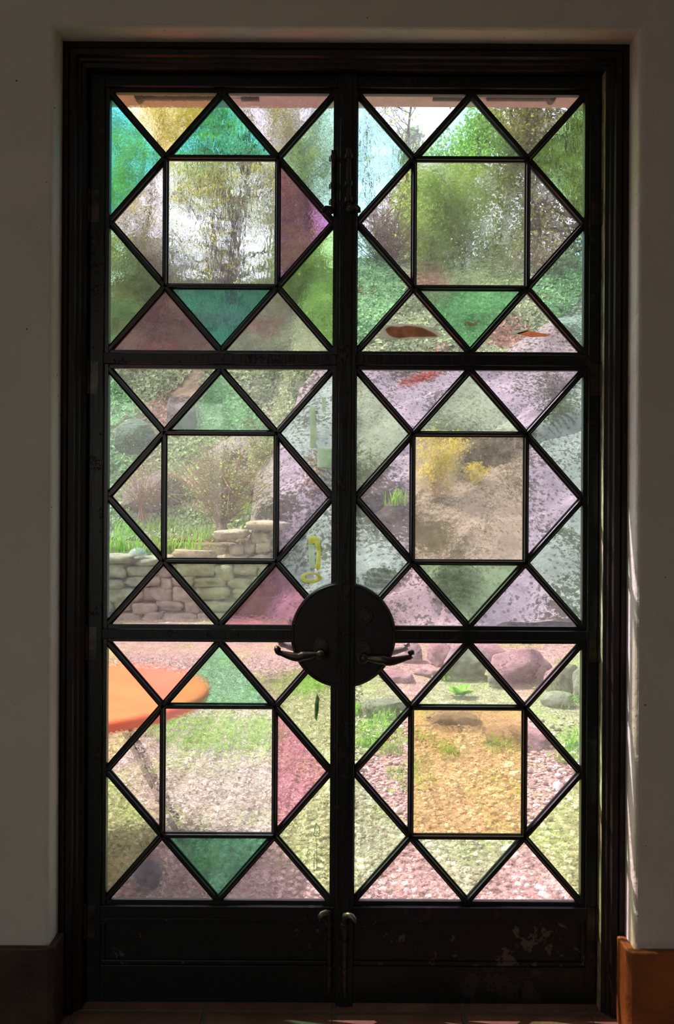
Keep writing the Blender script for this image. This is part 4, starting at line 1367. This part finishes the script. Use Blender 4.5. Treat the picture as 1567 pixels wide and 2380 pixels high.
def litter():
    n = 26000
    x = RNG.uniform(-2.3, 0.2, n); y = 0.5 + 4.6 * RNG.uniform(size=n) ** 1.2
    C = np.array([(a, c, ground_z(a, c) + 0.006) for a, c in zip(x, y)])
    Q = leaf_quads(C, RNG.uniform(.012, .04, n), np.tile([0, 0, 1.0], (n, 1)), 1.0, 0.5)
    b = MB(); b.addq(Q, 4, RNG.integers(0, 3, n))
    ms = [leafmat('litter_straw', (164, 152, 132), (200, 188, 172), .15, 9), leafmat('litter_pale', (206, 198, 190), (230, 224, 218), .15, 9), leafmat('litter_brown', (104, 84, 70), (142, 120, 102), .15, 9)]
    tag(b.build('leaf_litter', ms), 'straw coloured dry leaf litter over the ground', 'leaf litter', kind='stuff')
litter()

# creeper with rusty leaves on the top of the outcrop and dark moss clumps
for k, (x0, y0_, x1, y1_, n, mt, lab, nm, cat) in enumerate([
    (915, 862, 1045, 900, 420, M_RED, 'trail of rusty red leaves along the top edge of the outcrop', 'creeper', 'plant'),
    (1000, 1325, 1115, 1420, 1500, M_MOSS, 'dark mossy tuft low on the outcrop, behind the green triangle', 'moss_clump', 'moss'),
    (1255, 880, 1350, 1010, 1500, M_MOSS, 'olive moss patch on the outcrop at the hinge side', 'moss_clump', 'moss'),
    (845, 1330, 930, 1380, 500, M_MOSS, 'small moss patch just above the lock plate', 'moss_clump', 'moss'),
    (700, 1040, 770, 1150, 420, M_IVYD, 'brown leaf debris caught on the left flank of the outcrop', 'dry_leaf_patch', 'leaves')]):
    pts = []
    for i in range(n):
        a = random.gauss(0.5, 0.2); c = random.gauss(0.5, 0.22)
        px = x0 + (x1 - x0) * a; py = y1_ + (y0_ - y1_) * (a if k == 0 else c) + (random.gauss(0, 5) if k == 0 else 0)
        p = surf(px, py, rock_z, 5.5, 16)
        pts.append((p.x, p.y, p.z + random.uniform(0, .03)))
    C = np.array(pts)
    c0 = C.mean(0)
    b = MB(); b.addq(leaf_quads(C - c0, RNG.uniform(.03, .065, n), np.tile([0, -.5, .8], (n, 1)), 1.0), 4)
    o = b.build(nm, mt); o.location = tuple(c0); tag(o, lab, cat)

# ------------------------------------------------------------------ orange table, balls
M_ORANGE = simple('orange_plastic', (236, 92, 58), (244, 110, 70), 6, 0.4, 0.0008, 40, spec=0.4)
M_BLK = simple('black_metal', (22, 22, 24), (34, 34, 36), 30, 0.45)
def table():
    cx, cy, zt, R = -1.155, 1.10, 0.60, 0.61
    root = empty('round_table', (cx, cy, ground_z(cx, cy)))
    tag(root, 'round orange garden table with thin black legs, half hidden by the left stile', 'table')
    z0 = root.location.z
    b = MB(); K = 56
    rad = lambda t: R * (1 + 0.02 * math.sin(3 * t + 1))
    prof = [(0.0, 0.012), (0.90, 0.012), (0.96, 0.018), (0.99, 0.014), (1.0, 0.0), (0.985, -0.028), (0.96, -0.032), (0.94, -0.012), (0.0, -0.012)]
    vs, fs = [], []
    for (q, dz) in prof:
        for k in range(K):
            t = 2 * math.pi * k / K; vs.append((math.cos(t) * rad(t) * q, math.sin(t) * rad(t) * q, zt - z0 + dz))
    for i in range(len(prof) - 1):
        for k in range(K): fs.append((i * K + k, i * K + (k + 1) % K, (i + 1) * K + (k + 1) % K, (i + 1) * K + k))
    b.add(vs, fs)
    b.build('tabletop', M_ORANGE, root, smooth=True)
    for k in range(4):
        t = math.radians(-62 + 90 * k)
        a = Vector((math.cos(t) * .20, math.sin(t) * .20, zt - z0 - .012)); c = Vector((math.cos(t) * .54, math.sin(t) * .54, 0.005))
        b = MB(); b.tube([a, a.lerp(c, .5), c], 0.013, 10); b.tube([c, c + Vector((0, 0, 0.02))], 0.016, 10)
        b.build('leg', M_BLK, root, smooth=True)
table()

def ball(name, c, r, mat, label, cat='ball'):
    bm = bmesh.new(); bmesh.ops.create_uvsphere(bm, u_segments=40, v_segments=24, radius=r)
    me = bpy.data.meshes.new(name); bm.to_mesh(me); bm.free()
    for f in me.polygons: f.use_smooth = True
    me.materials.append(mat)
    o = bpy.data.objects.new(name, me); COL.objects.link(o); o.location = c
    return tag(o, label, cat)
M_BALLD = simple('slate_grey_rubber', (44, 48, 60), (62, 66, 80), 8, 0.5, 0.001, 30)
dd = 1.49 * F / (2078 - 1190)
p = P(338, 2045, CAM.y + dd)
ball('ball', (p.x, p.y, ground_z(p.x, p.y) + 0.062), 0.062, M_BALLD, 'dark slate-grey ball on the shaded ground below the orange table')
# clear ball with red spots on the wall coping
def clearball():
    m, nt, out = newmat('clear_plastic')
    gl = nt.nodes.new('ShaderNodeBsdfGlass'); gl.inputs['IOR'].default_value = 1.08; gl.inputs['Color'].default_value = (.93, .95, .96, 1)
    df = nt.nodes.new('ShaderNodeBsdfPrincipled'); df.inputs['Roughness'].default_value = .25; df.inputs['Base Color'].default_value = lin((200, 205, 205))
    mx = nt.nodes.new('ShaderNodeMixShader'); mx.inputs[0].default_value = .35
    nt.links.new(gl.outputs[0], mx.inputs[1]); nt.links.new(df.outputs[0], mx.inputs[2]); nt.links.new(mx.outputs[0], out.inputs[0])
    return m
p = P(320, 1295, 7.33)
cb = ball('ball', (p.x, p.y, p.z), 0.115, clearball(), 'clear beach ball with red patches resting on the stone wall')
M_REDP = simple('red_patch', (232, 78, 62), (240, 96, 76), 6, .4)
for (an, el) in ((-30, -5), (-150, -35)):
    b = MB(); c, e = math.radians(an), math.radians(el)
    n = Vector((math.cos(c) * math.cos(e), math.sin(c) * math.cos(e), math.sin(e)))
    t = n.cross(Vector((0, 0, 1))).normalized(); s = n.cross(t)
    rows = []
    for i in range(5):
        a = i / 4 * 0.40
        for k in range(16):
            q = 2 * math.pi * k / 16
            v = (n * math.cos(a) + (t * math.cos(q) + s * math.sin(q) * .6) * math.sin(a)).normalized() * 0.1165
            rows.append(tuple(v))
    fs = [(i * 16 + k, i * 16 + (k + 1) % 16, (i + 1) * 16 + (k + 1) % 16, (i + 1) * 16 + k) for i in range(4) for k in range(16)]
    b.add(rows, fs); b.build('red_patch', M_REDP, cb, smooth=True)

# pale stones standing out of the gravel and a striped scrap in the grass
for i, (px, py, w, lab) in enumerate([(1080, 1752, 22, 'single white stone at the edge of the gravel, top of the gold pane'), (1198, 1812, 30, 'cream stone on the gravel near the right edge of the gold pane'),
                                      (1300, 1835, 26, 'pale stone on the gravel behind the hinge side pink pane'), (928, 1890, 24, 'pale stone on the gravel left of the gold pane')]):
    d = gd(py); k = d / F
    boulder(px, py, d, w * k, w * 0.8 * k, w * k, 300 + i, bpy.data.materials['pebble_white'], 'pale_stone', lab, flat=False, sink=0.2)
d = gd(1765); p = P(487, 1765, CAM.y + d)
b = MB()
for k in range(5):
    x = (k - 2) * 0.012
    b.tube([(x - 0.012, 0, 0.002), (x, 0.004, 0.020 + 0.004 * (k % 2)), (x + 0.016, 0.006, 0.040)], [0.002, 0.0042, 0.0015], 6)
o = b.build('sliver', leafmat('sliver_white', (214, 214, 216), (240, 240, 242), 0.3, 40), smooth=True); o.location = p
tag(o, 'small white feather lying in the grass patch', 'sliver')
